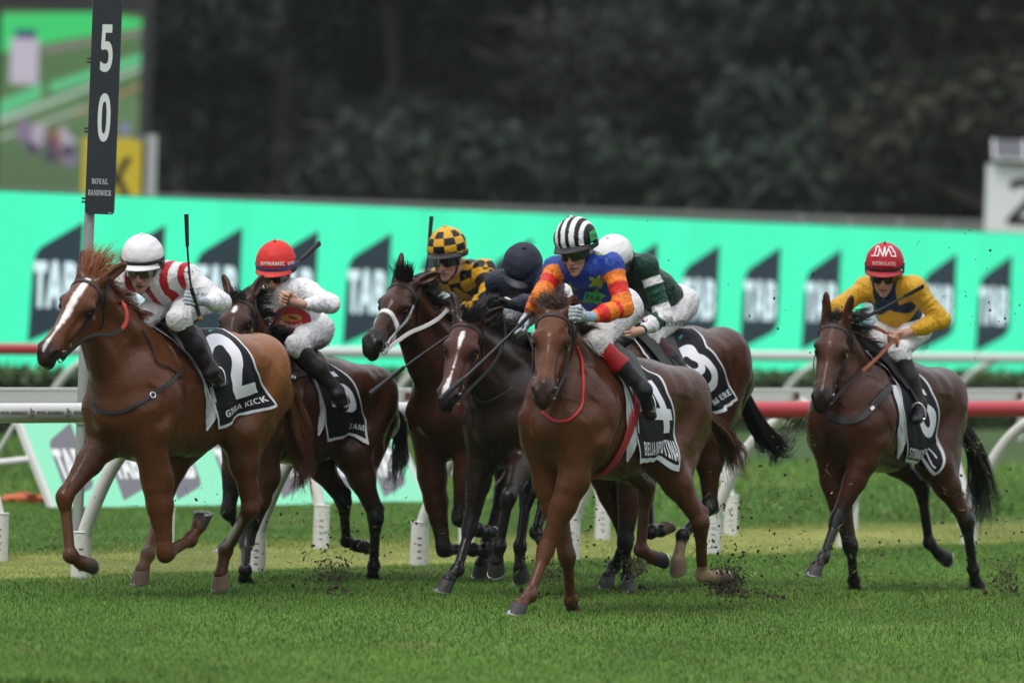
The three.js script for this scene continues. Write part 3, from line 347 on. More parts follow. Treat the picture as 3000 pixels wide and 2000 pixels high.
function hoofGeo(c0, p, lateral, s) {                              // wall: rings from the coronet to the bearing edge
  const e = p.clone().cross(lateral).normalize(); if (e.dot(V(p.y, -p.x, 0)) > 0) e.negate();
  const n = p.clone().multiplyScalar(-0.77).addScaledVector(e, 0.64).normalize(), t = p.clone().multiplyScalar(0.64).addScaledVector(e, 0.77).normalize(), l = V().crossVectors(n, t).normalize();
  const ring = (y, fx, toe, heel, wid) => { const r = []; for (let i = 0; i < 28; i++) { const a = i / 28 * Math.PI * 2, ca = Math.cos(a), sa = Math.sin(a), back = ca < 0 ? 1 - 0.22 * ca * ca : 1; r.push(c0.clone().addScaledVector(n, y * s).addScaledVector(t, s * (fx + (ca > 0 ? toe * ca : heel * ca) * back)).addScaledVector(l, s * wid * sa * (ca < -0.5 ? 0.93 : 1))); } return r; };
  const rings = [ring(0.012, -0.004, 0.040, 0.044, 0.040), ring(0.004, 0, 0.049, 0.050, 0.047), ring(-0.03, 0.012, 0.055, 0.052, 0.052), ring(-0.068, 0.026, 0.062, 0.055, 0.059)], foot = ring(-0.068, 0.026, 0.052, 0.047, 0.050), cup = ring(-0.058, 0.026, 0.046, 0.042, 0.043);
  const build = (rs, cap) => { const pos = [], idx = []; rs.forEach((r) => r.forEach((q) => pos.push(q.x, q.y, q.z))); for (let j = 0; j < rs.length - 1; j++) for (let i = 0; i < 28; i++) { const a = j * 28 + i, b = j * 28 + (i + 1) % 28; idx.push(a, a + 28, b, b, a + 28, b + 28); } if (cap) { const q = c0.clone().addScaledVector(n, -0.05 * s).addScaledVector(t, 0.02 * s), k = pos.length / 3, o = (rs.length - 1) * 28; pos.push(q.x, q.y, q.z); for (let i = 0; i < 28; i++) idx.push(o + i, k, o + (i + 1) % 28); } const g = new THREE.BufferGeometry(); g.setAttribute('position', new THREE.Float32BufferAttribute(pos, 3)); g.setIndex(idx); g.computeVertexNormals(); return g; };
  // a thin plate nailed under the wall, open at the heel, with a clip at the toe
  const so = ring(-0.071, 0.027, 0.066, 0.055, 0.061), si = ring(-0.071, 0.024, 0.045, 0.046, 0.042), so2 = ring(-0.081, 0.029, 0.064, 0.055, 0.060), si2 = ring(-0.081, 0.024, 0.046, 0.046, 0.043), pos = [], idx = [];
  for (let i = -10; i <= 10; i++) { const k = (i + 28) % 28; for (const r of [so, si, si2, so2]) pos.push(r[k].x, r[k].y, r[k].z); }
  for (let i = 0; i < 20; i++) for (let j = 0; j < 4; j++) { const a = i * 4 + j, b = i * 4 + (j + 1) % 4; idx.push(a, b, a + 4, b, b + 4, a + 4); } idx.push(0, 1, 2, 0, 2, 3, 80, 82, 81, 80, 83, 82);
  const k = pos.length / 3; for (const [y, x, w] of [[-0.07, 0.094, 0.012], [-0.07, 0.094, -0.012], [-0.05, 0.087, 0]]) { const q = c0.clone().addScaledVector(n, y * s).addScaledVector(t, x * s).addScaledVector(l, w * s); pos.push(q.x, q.y, q.z); } idx.push(k, k + 1, k + 2);
  const shoe = new THREE.BufferGeometry(); shoe.setAttribute('position', new THREE.Float32BufferAttribute(pos, 3)); shoe.setIndex(idx); const sg = shoe.toNonIndexed(); sg.computeVertexNormals();
  return { wall: build(rings), sole: build([rings[3], foot, cup], true), shoe: sg };
}
function makeHorse(key, o) {
  const rig = new Rig(...o.withers, o.depth, o.psi), S = o.size ?? rig.height / 1.62, R = rng(o.seed ?? 7), pit = (o.pitch ?? 0) * Math.PI / 180, cp = Math.cos(pit), sp = Math.sin(pit);
  const T = (x, y, z = 0) => { const dx = x * S, dy = (y - 1.6) * S; return V(dx * cp - dy * sp, rig.height + dx * sp + dy * cp, z * S); };
  const f = new Field(), g = thing('racehorse', o.label, 'horse', 'racehorses galloping in the pack', rig.pos, rig.yaw);
  const Z = V(0, 0, 1);
  // trunk
  f.cone(T(0.10, 1.23), T(-0.62, 1.25), 0.275 * S, 0.27 * S, 0.06).cone(T(0.08, 1.06), T(-0.45, 1.07), 0.245 * S, 0.235 * S, 0.08).cone(T(-0.42, 1.09), T(-0.85, 1.19), 0.235 * S, 0.185 * S, 0.08);
  f.cone(T(0.10, 1.51), T(-0.28, 1.53), 0.075 * S, 0.075 * S, 0.09).cone(T(-0.25, 1.47), T(-0.75, 1.48), 0.10 * S, 0.11 * S, 0.09);
  f.cone(T(0.27, 1.08), T(0.0, 0.93), 0.13 * S, 0.12 * S, 0.07);
  for (const s of [-1, 1]) {
    f.cone(T(-0.66, 1.35, 0.10 * s), T(-1.0, 1.38, 0.11 * s), 0.20 * S, 0.195 * S, 0.06).ell(T(-0.76, 1.43, 0.2 * s), 0.06 * S, 0.07).cone(T(-0.98, 1.3, 0.12 * s), T(-1.17, 1.2, 0.105 * s), 0.18 * S, 0.12 * S, 0.05);
    f.cone(T(0.10, 1.17, 0.1 * s), T(0.20, 1.12, 0.085 * s), 0.19 * S, 0.13 * S, 0.05).cone(T(-0.02, 1.44, 0.1 * s), T(0.215, 1.13, 0.15 * s), 0.085 * S, 0.095 * S, 0.045).cone(T(0.05, 1.2, 0.2 * s), T(0.12, 1.02, 0.2 * s), 0.1 * S, 0.1 * S, 0.06);
  }
  // head frame
  const hs = S * (o.headSize ?? 1.13), P = rig.at(...o.poll), M = rig.limb(...o.muzzle, P, 0.55 * hs, 0.6, 0.2), A = M.clone().sub(P).normalize();
  const look = V(-1, 0, 0).transformDirection(rig.inv), sv = Z.clone().lerp(look, o.facing ?? 0.6); let side = sv.addScaledVector(A, -A.dot(sv)).normalize(); if (o.headRoll) side.applyAxisAngle(A, o.headRoll * Math.PI / 180);
  let B = V().crossVectors(A, side).normalize(); if (B.dot(V(0.75, 0.6, 0)) < 0) B.negate();
  // the muzzle key point lies 0.1 behind the face line
  const tiltA = -Math.atan2(0.085, 0.56), A2 = A.clone().multiplyScalar(Math.cos(tiltA)).addScaledVector(B, -Math.sin(tiltA)).normalize(); B.crossVectors(A2, side).normalize(); if (B.dot(V(0.75, 0.6, 0)) < 0) B.negate();
  const Hd = (u, v, w = 0) => P.clone().addScaledVector(A2, u * hs).addScaledVector(B, v * hs).addScaledVector(side, w * hs), hb = [A2, B, side];
  const he = (u, v, w, r, k, cut) => f.ell(Hd(u, v, w), r.map((x) => x * hs), k, { basis: hb, cut });
  // neck: deep and narrow at the base, to the throat
  const thr = Hd(0.10, -0.19), nk = o.neckUp ?? 0.03;
  f.cone(T(-0.02, 1.46), Hd(0.02, -0.075), 0.105 * S, 0.068 * hs, 0.06);
  f.cone(T(0.10, 1.33), T(0.10, 1.33).lerp(Hd(0.07, -0.12), 0.5), 0.205 * S, 0.145 * S, 0.06, { flat: 0.66, axis: Z }).cone(T(0.10, 1.33).lerp(Hd(0.07, -0.12), 0.45), Hd(0.07, -0.13), 0.15 * S, 0.105 * S, 0.06, { flat: 0.72, axis: side });
  f.cone(T(0.195, 1.12), T(0.21, 1.2).lerp(Hd(0.12, -0.2), 0.5), 0.14 * S, 0.10 * S, 0.08).cone(T(0.21, 1.2).lerp(Hd(0.12, -0.2), 0.45), Hd(0.12, -0.2), 0.10 * S, 0.062 * S, 0.07);
  for (const s of [-1, 1]) f.cone(T(0.22, 1.24, 0.075 * s), Hd(0.15, -0.19, 0.045 * s), 0.062 * S, 0.035 * S, 0.04).cone(T(0.02, 1.42, 0.09 * s), Hd(0.06, -0.09, 0.055 * s), 0.07 * S, 0.045 * S, 0.05);
  // head
  f.cone(Hd(0.04, -0.055), Hd(0.2, -0.055), 0.068 * hs, 0.075 * hs, 0.05); he(0.15, -0.035, 0, [0.13, 0.04, 0.078], 0.04);
  f.cone(Hd(0.2, -0.045), Hd(0.5, -0.055), 0.047 * hs, 0.032 * hs, 0.04).cone(Hd(0.2, -0.115), Hd(0.5, -0.10), 0.062 * hs, 0.043 * hs, 0.05); he(0.5, -0.1, 0, [0.085, 0.056, 0.052], 0.05);
  for (const s of [-1, 1]) {
    f.ell(Hd(0.195, -0.05, 0.075 * s), 0.03 * hs, 0.035).cone(Hd(0.24, -0.085, 0.066 * s), Hd(0.39, -0.105, 0.048 * s), 0.014 * hs, 0.01 * hs, 0.03);
    he(0.18, -0.165, 0.042 * s, [0.105, 0.095, 0.034], 0.04); f.cone(Hd(0.2, -0.205, 0.034 * s), Hd(0.46, -0.15, 0.02 * s), 0.038 * hs, 0.024 * hs, 0.035);
    he(0.53, -0.068, 0.037 * s, [0.042, 0.026, 0.026], 0.022);
    he(0.222, -0.062, 0.097 * s, [0.026, 0.018, 0.014], 0.012, true);
    he(0.555, -0.066, 0.058 * s, [0.026, 0.017, 0.018], 0.012, true);
  }
  he(0.565, -0.115, 0, [0.034, 0.04, 0.042], 0.03); he(0.535, -0.165, 0, [0.042, 0.024, 0.034], 0.025);
  f.cone(Hd(0.6, -0.142, -0.04), Hd(0.6, -0.142, 0.04), 0.006 * hs, 0.006 * hs, 0.008, { cut: true }).cone(Hd(0.51, -0.138, 0.046), Hd(0.58, -0.143, 0.036), 0.006 * hs, 0.006 * hs, 0.008, { cut: true }).cone(Hd(0.51, -0.138, -0.046), Hd(0.58, -0.143, -0.036), 0.006 * hs, 0.006 * hs, 0.008, { cut: true });
  for (const s of [-1, 1]) {
    const e = (s < 0 ? o.earL : o.earR) ?? o.ear ?? [-0.85, 0.05, 0.4], d = A2.clone().multiplyScalar(e[0]).addScaledVector(B, e[1]).addScaledVector(side, e[2] * s).normalize(), b0 = Hd(0.03, -0.01, 0.056 * s), fw = B.clone().multiplyScalar(0.55).addScaledVector(side, 0.8 * s).addScaledVector(A2, 0.25), fr = fw.addScaledVector(d, -fw.dot(d)).normalize(), sd = V().crossVectors(d, fr);
    f.cone(b0, b0.clone().addScaledVector(d, 0.05 * hs), 0.03 * hs, 0.028 * hs, 0.03);
    f.ell(b0.clone().addScaledVector(d, 0.085 * hs), [0.085 * hs, 0.024 * hs, 0.031 * hs], 0.015, { basis: [d, fr, sd] }).ell(b0.clone().addScaledVector(d, 0.095 * hs).addScaledVector(fr, 0.019 * hs), [0.062 * hs, 0.016 * hs, 0.018 * hs], 0.006, { basis: [d, fr, sd], cut: true });
  }
  // legs
  const legs = [], hoofs = [];
  for (const id of ['lf', 'rf', 'lh', 'rh']) {
    const q = o.legs[id], s = id[0] === 'l' ? -1 : 1, fore = id[1] === 'f', c = 0.125 * s * S;
    const st = q.st ?? 0.5;
    if (fore) {
      const sh = T(0.215, 1.12, 0.145 * s), el = q.e ? rig.at(q.e[0], q.e[1], 0.16 * s * S) : T(0.10 + (q.swing ?? 0), 0.9, 0.15 * s), k = rig.limb(q.k[0], q.k[1], q.k[2] ?? c, el, 0.43 * S, st); { const x = el.distanceTo(k) - 0.45 * S; if (x > 0) el.addScaledVector(k.clone().sub(el).normalize(), Math.min(x, 0.2)); } const ft = rig.limb(q.f[0], q.f[1], q.f[2] ?? c * 0.9, k, 0.30 * S, st), h = rig.limb(q.h[0], q.h[1], q.h[2] ?? c * 0.85, ft, 0.13 * S, st);
      legs.push({ id, fore, c: [el, k, ft, h] });
      f.cone(sh, el, 0.11 * S, 0.092 * S, 0.06);
      const m = el.clone().lerp(k, 0.35); f.cone(el, m, 0.088 * S, 0.075 * S, 0.05).cone(m, k, 0.072 * S, 0.043 * S, 0.04);
      const ax = k.clone().sub(el).normalize(), dors = V(-ax.y, ax.x, 0).normalize(); f.cone(el.clone().lerp(k, 0.15).addScaledVector(dors, 0.03 * S), el.clone().lerp(k, 0.55).addScaledVector(dors, 0.012 * S), 0.06 * S, 0.045 * S, 0.04);
      const cx = ft.clone().sub(k).normalize(), cd = V(-cx.y, cx.x, 0).normalize();
      f.ell(k, 0.046 * S, 0.03).cone(k.clone().addScaledVector(ax, -0.035 * S).addScaledVector(dors, 0.008 * S), k.clone().addScaledVector(cx, 0.04 * S).addScaledVector(cd, 0.006 * S), 0.042 * S, 0.038 * S, 0.025).ell(k.clone().addScaledVector(cd, -0.032 * S).addScaledVector(ax, -0.01), 0.024 * S, 0.025);
      f.cone(k, ft, 0.034 * S, 0.029 * S, 0.03).cone(k.clone().addScaledVector(cd, -0.022 * S), ft.clone().addScaledVector(cd, -0.02 * S), 0.02 * S, 0.018 * S, 0.014);
    } else {
      const hip = T(-0.97, 1.27, 0.12 * s), k0 = q.st0 ? rig.at(q.st0[0], q.st0[1], 0.19 * s * S) : T(-0.74 + (q.swing ?? 0), 1.0 + (q.lift ?? 0), 0.17 * s), hk = rig.limb(q.k[0], q.k[1], q.k[2] ?? c, k0, 0.44 * S, st); { const x = k0.distanceTo(hk) - 0.46 * S; if (x > 0) k0.addScaledVector(hk.clone().sub(k0).normalize(), Math.min(x, 0.16)); } const ft = rig.limb(q.f[0], q.f[1], q.f[2] ?? c * 0.9, hk, 0.37 * S, st), h = rig.limb(q.h[0], q.h[1], q.h[2] ?? c * 0.85, ft, 0.13 * S, st);
      legs.push({ id, fore, c: [k0, hk, ft, h] });
      f.cone(hip, k0, 0.2 * S, 0.125 * S, 0.06).cone(T(-1.1, 1.2, 0.11 * s), hk.clone().lerp(k0, 0.62).addScaledVector(V(-1, 0, 0), 0.02), 0.15 * S, 0.07 * S, 0.06).ell(k0.clone().add(V(0.02, 0, 0)), 0.1 * S, 0.05);
      const m = k0.clone().lerp(hk, 0.4); f.cone(k0, m, 0.11 * S, 0.085 * S, 0.05).cone(m, hk, 0.08 * S, 0.043 * S, 0.04);
      const ax = hk.clone().sub(k0).normalize(), cx = ft.clone().sub(hk).normalize(); let bk = V(cx.y, -cx.x, 0).normalize(); if (bk.dot(k0.clone().sub(hk).add(ft.clone().sub(hk))) > 0 && bk.x > 0.2) bk.negate();
      const cal = hk.clone().addScaledVector(bk, 0.055 * S).addScaledVector(cx, -0.04 * S);
      f.cone(k0.clone().lerp(hk, 0.45).addScaledVector(bk, 0.045 * S), cal, 0.04 * S, 0.02 * S, 0.03).cone(cal, hk.clone().addScaledVector(cx, 0.06 * S).addScaledVector(bk, 0.02 * S), 0.026 * S, 0.024 * S, 0.03).ell(hk, 0.048 * S, 0.03).cone(hk, hk.clone().addScaledVector(cx, 0.08 * S), 0.047 * S, 0.037 * S, 0.03);
      f.cone(hk, ft, 0.037 * S, 0.031 * S, 0.03).cone(hk.clone().addScaledVector(bk, 0.024 * S), ft.clone().addScaledVector(bk, 0.022 * S), 0.021 * S, 0.019 * S, 0.014);
    }
    const L = legs[legs.length - 1], [, k, ft, h] = L.c, cx = ft.clone().sub(k).normalize(), p = h.clone().sub(ft).normalize(), co = ft.clone().addScaledVector(p, Math.max(0.085 * S, h.distanceTo(ft) - 0.035 * S));
    const back = V(cx.y, -cx.x, 0).add(V(p.y, -p.x, 0)).normalize();
    f.ell(ft, 0.040 * S, 0.025).ell(ft.clone().addScaledVector(back, 0.026 * S), 0.026 * S, 0.025).cone(ft, co, 0.034 * S, 0.037 * S, 0.025).ell(co, 0.041 * S, 0.02).ell(co.clone().addScaledVector(back, 0.022 * S), 0.028 * S, 0.02);
    if (o.debug) console.log(key, id, L.c.map((a, i) => i ? a.distanceTo(L.c[i - 1]).toFixed(2) : '').join(' '), L.c.map((a) => a.z.toFixed(2)).join(' '), 'hoof y', h.y.toFixed(2));
    hoofs.push({ co, p, id });
  }
  const geo = f.skin(o.h ?? 0.0085), grooves = [];                 // grooves between the muscles: [from, to, depth, width]
  for (const s of [-1, 1]) for (const [a, b, dp, wd] of [[[0.34, 1.16, 0.0], [0.24, 0.92, 0.0], 0.016, 0.035], [[0.02, 1.48, 0.17], [0.22, 1.26, 0.25], 0.010, 0.035], [[0.22, 1.26, 0.25], [0.3, 1.12, 0.2], 0.010, 0.03], [[-0.09, 1.42, 0.26], [-0.05, 1.1, 0.31], 0.009, 0.035], [[-0.05, 1.1, 0.31], [0.06, 0.95, 0.26], 0.010, 0.03], [[0.1, 1.12, 0.3], [0.22, 1.02, 0.26], 0.008, 0.025], [[-0.71, 1.38, 0.28], [-0.69, 1.12, 0.3], 0.014, 0.06], [[-1.07, 1.36, 0.26], [-1.0, 1.0, 0.28], 0.010, 0.025], [[-0.88, 1.42, 0.3], [-0.8, 1.1, 0.33], 0.007, 0.03], [[-1.16, 1.34, 0.2], [-1.1, 1.05, 0.22], 0.008, 0.025], [[-0.25, 1.5, 0.1], [-0.72, 1.49, 0.12], 0.005, 0.03]]) grooves.push([T(a[0], a[1], a[2] * s), T(b[0], b[1], b[2] * s), dp * S, wd * S]);
  for (const s of [-1, 1]) grooves.push([T(0.2, 1.2, 0.12 * s), Hd(0.15, -0.15, 0.085 * s), 0.010 * S, 0.025 * S], [T(0.0, 1.42, 0.14 * s), Hd(0.02, -0.1, 0.09 * s), 0.006 * S, 0.03 * S], [Hd(0.26, -0.08, 0.09 * s), Hd(0.3, -0.2, 0.075 * s), 0.006 * hs, 0.014 * hs], [Hd(0.3, -0.13, 0.075 * s), Hd(0.46, -0.105, 0.055 * s), 0.005 * hs, 0.014 * hs], [Hd(0.2, -0.015, 0.035 * s), Hd(0.47, -0.035, 0.02 * s), 0.003 * hs, 0.012 * hs], [Hd(0.12, -0.03, 0.07 * s), Hd(0.19, -0.028, 0.06 * s), 0.006 * hs, 0.014 * hs]);
  const groove = (q) => { let w = 0; for (const [a, b, dp, wd] of grooves) { const l2 = a.distanceToSquared(b), x = q.x - a.x, y = q.y - a.y, z = q.z - a.z, t = clamp((x * (b.x - a.x) + y * (b.y - a.y) + z * (b.z - a.z)) / l2), dx = x - t * (b.x - a.x), dy = y - t * (b.y - a.y), dz = z - t * (b.z - a.z), r2 = (dx * dx + dy * dy + dz * dz) / (wd * wd * 2.2); if (r2 < 6) w -= dp * Math.exp(-r2) * Math.min(1, 6 * t + 0.15, 6 * (1 - t) + 0.15); } return w; };
  const sd = o.seed ?? 1;
  // coat: muscle relief, then colour by place on the body
  ripple(geo, (q) => { const near = clamp((q.y - 0.6) * 2), w = 0.0022 * fbm(q.x * 5 + sd, q.y * 5, q.z * 6, 2) + 0.0009 * noise(q.x * 17 + sd, q.y * 13, q.z * 14) + 0.0007 * noise(q.x * 42, q.y * 36 + sd, q.z * 40); const rib = sstep(-0.2, -0.3, q.x) * sstep(-0.78, -0.65, q.x) * sstep(0.85, 0.95, q.y) * sstep(1.4, 1.25, q.y); const vn = noise(q.x * 4.2 + sd, q.y * 3.4, q.z * 5 + sd), vein = Math.exp(-((vn / 0.035) ** 2)) * 0.0022 * sstep(-0.15, 0.15, noise(q.x * 2 + 4, q.y * 2, q.z * 2 + sd)) * (q.x > -0.1 || q.y < 1.1 ? 1 : 0.35); return w * near + vein + groove(q) + rib * 0.0014 * Math.sin(q.x * 95 + q.y * 22); });
  const C = o.coat, tone = (c, k) => [c[0] * k, c[1] * k, c[2] * k], mixc = (a, b, t) => [lerp(a[0], b[0], t), lerp(a[1], b[1], t), lerp(a[2], b[2], t)], d0 = V();
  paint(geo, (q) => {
    const n = 1 + 0.16 * fbm(q.x * 3 + sd, q.y * 3, q.z * 4, 3) + 0.10 * noise(q.x * 28, q.y * 34 + sd, q.z * 28);
    let c = mixc(C.body, C.light ?? C.body, clamp(0.5 + 0.9 * fbm(q.x * 1.6 + sd * 3, q.y * 1.9, q.z * 1.5, 2)));
    if (C.dark) c = mixc(c, C.dark, clamp(0.35 + 0.9 * fbm(q.x * 1.3 + 9, q.y * 1.6 + sd, q.z * 1.5, 2)) * 0.7);
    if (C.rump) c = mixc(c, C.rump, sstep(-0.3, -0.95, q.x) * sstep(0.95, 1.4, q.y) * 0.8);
    if (C.neck) c = mixc(c, C.neck, sstep(-0.1, 0.25, q.x) * sstep(1.0, 1.15, q.y));
    d0.copy(q).sub(P); const u = d0.dot(A2) / hs, v = d0.dot(B) / hs, w = d0.dot(side) / hs;
    const onHead = u > -0.12 && u < 0.66 && Math.abs(w) < 0.15 && v > (u > 0.3 ? -0.21 : -0.26) && v < 0.2;
    if (onHead) {
      if (C.head) c = mixc(c, C.head, sstep(0.02, 0.12, u));
      const eye = Math.hypot((u - 0.22) / 1.3, v + 0.065, (Math.abs(w) - 0.09)); c = mixc(c, C.muzzle, 0.75 * sstep(0.075, 0.026, eye));
      c = mixc(c, C.muzzle, sstep(C.muzzleFrom ?? 0.42, (C.muzzleFrom ?? 0.42) + 0.09, u - v * 0.15 + 0.02 * noise(u * 20, v * 20, w * 20)) * 0.93);
      if (Math.hypot((u - 0.558) / 1.4, v + 0.066, Math.abs(w) - 0.056) < 0.018) c = [0.012, 0.006, 0.006];
      if (u < 0.02 && Math.abs(w) > 0.05 && C.earTip) c = mixc(c, C.muzzle, sstep(-0.05, -0.16, u) * 0.6);
      if (o.blaze && v > -0.075) { let wd = 0, cx = 0; for (const [a, b, w0, w1, x0 = 0, x1 = 0] of o.blaze) if (u >= a && u <= b) { const t = (u - a) / (b - a); wd = lerp(w0, w1, t) * Math.pow(Math.sin(Math.PI * clamp(t, 0.04, 0.96)), 0.35); cx = lerp(x0, x1, t); } if (wd > 0) c = mixc(c, [0.72, 0.68, 0.66], sstep(wd + 0.004, wd - 0.006, Math.abs(w - cx) + 0.004 * noise(u * 60, w * 60, 3))); }
    }
    for (const L of legs) for (let i = 0; i < 3; i++) {
      const a = L.c[i], b = L.c[i + 1], l2 = a.distanceToSquared(b); d0.copy(q).sub(a); const t = clamp((d0.x * (b.x - a.x) + d0.y * (b.y - a.y) + d0.z * (b.z - a.z)) / l2), dd = Math.hypot(q.x - lerp(a.x, b.x, t), q.y - lerp(a.y, b.y, t), q.z - lerp(a.z, b.z, t));
      if (dd < 0.1 * S && (i > 0 || t > 0.45)) {
        const along = i + t, pt = C.points ?? 0, from = L.fore ? (C.pointsFrom ?? 0.55) : (C.pointsFrom ?? 0.55) + 0.2;
        if (dd < 0.075 || along < 1) c = mixc(c, C.leg ?? [0.012, 0.011, 0.011], pt * sstep(from, from + 0.35, along + 0.08 * noise(q.x * 9, q.y * 9, q.z * 9)));
        const sock = o.socks?.[L.id]; if (sock && dd < 0.085) c = mixc(c, sock.c ?? [0.42, 0.36, 0.31], sstep(sock.from, sock.from + 0.15, along + 0.12 * noise(q.x * 22, q.y * 14, q.z * 22)) * (sock.inner ? sstep(-0.02, 0.012, (q.z - lerp(a.z, b.z, t)) * (L.id[0] === 'l' ? 1 : -1)) : 1) * (sock.k ?? 1) * (sock.to ? sstep(sock.to + 0.2, sock.to, along) : 1));
      }
    }
    const sp = sstep(0.5, 0.7, noise(q.x * 85, q.y * 85, q.z * 85 + sd) * 0.6 + 0.5 * noise(q.x * 7, q.y * 7 + sd, q.z * 7)) * sstep(1.25, 0.7, q.y) * 0.55; c = mixc(c, [0.1, 0.085, 0.06], sp);
    return tone(c, n);
  });
  planarUV(geo, 3);
  const coatMat = phys(0xffffff, o.gloss ?? 0.33, { vertexColors: true, bumpMap: COATBUMP, bumpScale: 0.0016, specularIntensity: 0.5, roughnessMap: COATROUGH });
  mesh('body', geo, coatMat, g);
  // eyes
  for (const s of [-1, 1]) { const e = mesh('eye', new THREE.SphereGeometry(0.0215 * hs, 20, 14), EYEMAT, g); e.position.copy(Hd(0.222, -0.064, 0.074 * s)); }
  // hooves
  for (const { co, p, id } of hoofs) {
    const q = hoofGeo(co, p, Z, S * 0.98), col = o.hoof?.[id] ?? [0.03, 0.028, 0.027], hm = std(col, 0.55, { bumpMap: COATBUMP, bumpScale: 0.002 });
    const w = mesh('hoof', planarUV(q.wall, 6), hm, g); mesh('sole', q.sole, soleMat, w); mesh('horseshoe', q.shoe, shoeMat, w);
  }
  // mane, forelock, tail
  const mc = o.maneCol ?? [0.012, 0.010, 0.010], locks = [], crest = [T(-0.02, 1.56), T(-0.02, 1.56).lerp(Hd(0.02, 0.0), 0.5).add(V(0.0, nk, 0)), Hd(-0.005, 0.0)], cr = new THREE.CatmullRomCurve3(crest);
  const ms = o.mane ?? { n: 170, len: 0.17, fly: [-0.7, 0.35, 0.6] };
  for (let i = 0; i < ms.n * 3.6; i++) {
    const t = R() * 0.95 + 0.04, b = f.settle(cr.getPoint(t).add(V(0, 0, (R() - 0.5) * 0.03)), -0.004, 6), ln = ms.len * (0.6 + 0.6 * R()) * S, kk = t * 13 + sd, d = V(ms.fly[0] + 0.55 * noise(kk, 1, sd) + 0.16 * (R() - 0.5), ms.fly[1] + 0.6 * noise(kk, 5, sd) + 0.16 * (R() - 0.5), ms.fly[2] + 0.7 * noise(kk, 9, sd) + 0.16 * (R() - 0.5)).normalize(), pts = [];
    for (let j = 0; j <= 6; j++) { const s = j / 6; pts.push(b.clone().addScaledVector(d, ln * s).add(V(0.03 * s * noise(kk, s * 3, 1) + 0.006 * noise(i, s * 2, 1), (ms.droop ?? -0.1) * s * s * ln + 0.02 * s * noise(kk, s * 3, 4), 0.03 * s * noise(kk, s * 3, 7) + 0.006 * noise(i, s * 2, 7)))); }
    locks.push({ pts, r: 0.002 + 0.0022 * R() });
  }
  const hm = std(mc, 0.5), hairM = (c) => std(c, 0.48);
  if (ms.n) mesh('mane', hairGeo(locks), hairM(mc), g);
  const fl = o.forelock ?? { n: 60, len: 0.15, d: [0.3, 0.6, 0] }, fk = [];
  for (let i = 0; i < fl.n * 3.6; i++) { const b = Hd(0.005 + 0.05 * R(), -0.004, (R() - 0.5) * 0.075), ln = fl.len * (0.5 + 0.7 * R()) * hs, kc = Math.floor(R() * 11), x = (hash3(kc, 3, sd) - 0.5) * (fl.spread ?? 0.8) + 0.16 * (R() - 0.5), d = A2.clone().multiplyScalar(fl.d[0] + 0.7 * (hash3(kc, 9, sd) - 0.5) + 0.12 * (R() - 0.5)).addScaledVector(B, fl.d[1]).addScaledVector(side, fl.d[2] + x).normalize(), pts = []; for (let j = 0; j <= 6; j++) { const s = j / 6; pts.push(b.clone().addScaledVector(d, ln * s).add(V((fl.bend?.[0] ?? -0.04) * s * s, (fl.bend?.[1] ?? -0.03) * s * s + 0.02 * s * noise(kc * 3.3, s * 3, 2) + 0.004 * noise(i, s * 3, 2), 0.025 * s * noise(kc * 3.3, s * 3, 5) + 0.005 * noise(i, s * 3, 5)))); } fk.push({ pts, r: 0.0018 + 0.002 * R() }); }
  mesh('forelock', hairGeo(fk), hairM(fl.c ?? mc), g);
  const tl = o.tail, dock = T(-1.2, 1.4), tp = [dock, ...tl.pts.map((a) => rig.at(a[0], a[1], a[2] ?? 0))], tc = new THREE.CatmullRomCurve3(tp, false, 'centripetal'), tk = [];
  for (let i = 0; i < (tl.n ?? 260) * 2.6; i++) { const s0 = 0.12 * R(), s1 = Math.min(1.0, 0.5 + 0.55 * R()), w = tl.w ?? 0.07, kc = Math.floor(R() * 16), ox = hash3(kc, 1, sd) - 0.5 + 0.35 * (R() - 0.5), oy = hash3(kc, 2, sd) - 0.5 + 0.35 * (R() - 0.5), oz = hash3(kc, 3, sd) - 0.5 + 0.35 * (R() - 0.5), pts = []; for (let j = 0; j <= 10; j++) { const s = lerp(s0, s1, j / 10), q = tc.getPoint(s), sp2 = 0.35 + 1.3 * s; pts.push(q.add(V(ox * w * sp2 + 0.06 * s * noise(kc * 3.1, s * 4, 1) + 0.012 * s * noise(i * 1.7, s * 5, 1), oy * w * sp2 + 0.06 * s * noise(kc * 3.1, s * 4, 4) + 0.012 * s * noise(i * 1.7, s * 5, 3), oz * w * sp2 + 0.06 * s * noise(kc * 3.1, s * 4, 9) + 0.012 * s * noise(i * 1.7, s * 5, 6)))); } tk.push({ pts, r: 0.0022 + 0.0022 * R() }); }
  const tcone = tube([dock.clone().add(V(0.06, 0.0, 0)), ...[0.05, 0.14, 0.24].map((s) => tc.getPoint(s))], 0.028 * S, 12, 8);
  const tg = hairGeo(tk); mesh('tail', merge([tg, tcone]), hairM(tl.c ?? mc), g);
  HORSES[key] = { rig, f, g, T, Hd, A2, B, side, P, S, hs, legs, o };
  return HORSES[key];
}
const COATBUMP = noiseTex(256, (x, y) => 0.5 + 0.5 * fbm(x * 8, y * 24, 3, 3) * 0.8 + 0.12 * noise(x * 90, y * 160, 5));
const COATROUGH = noiseTex(256, (x, y) => 0.72 + 0.35 * fbm(x * 6, y * 7, 9, 4) + 0.12 * noise(x * 60, y * 100, 2));
const EYEMAT = phys([0.005, 0.0035, 0.003], 0.22, { specularIntensity: 0.6 });
const chestnut = { body: [0.060, 0.0205, 0.0088], light: [0.104, 0.035, 0.0125], rump: [0.27, 0.105, 0.036], muzzle: [0.018, 0.012, 0.011], muzzleFrom: 0.47, head: [0.11, 0.034, 0.011] };
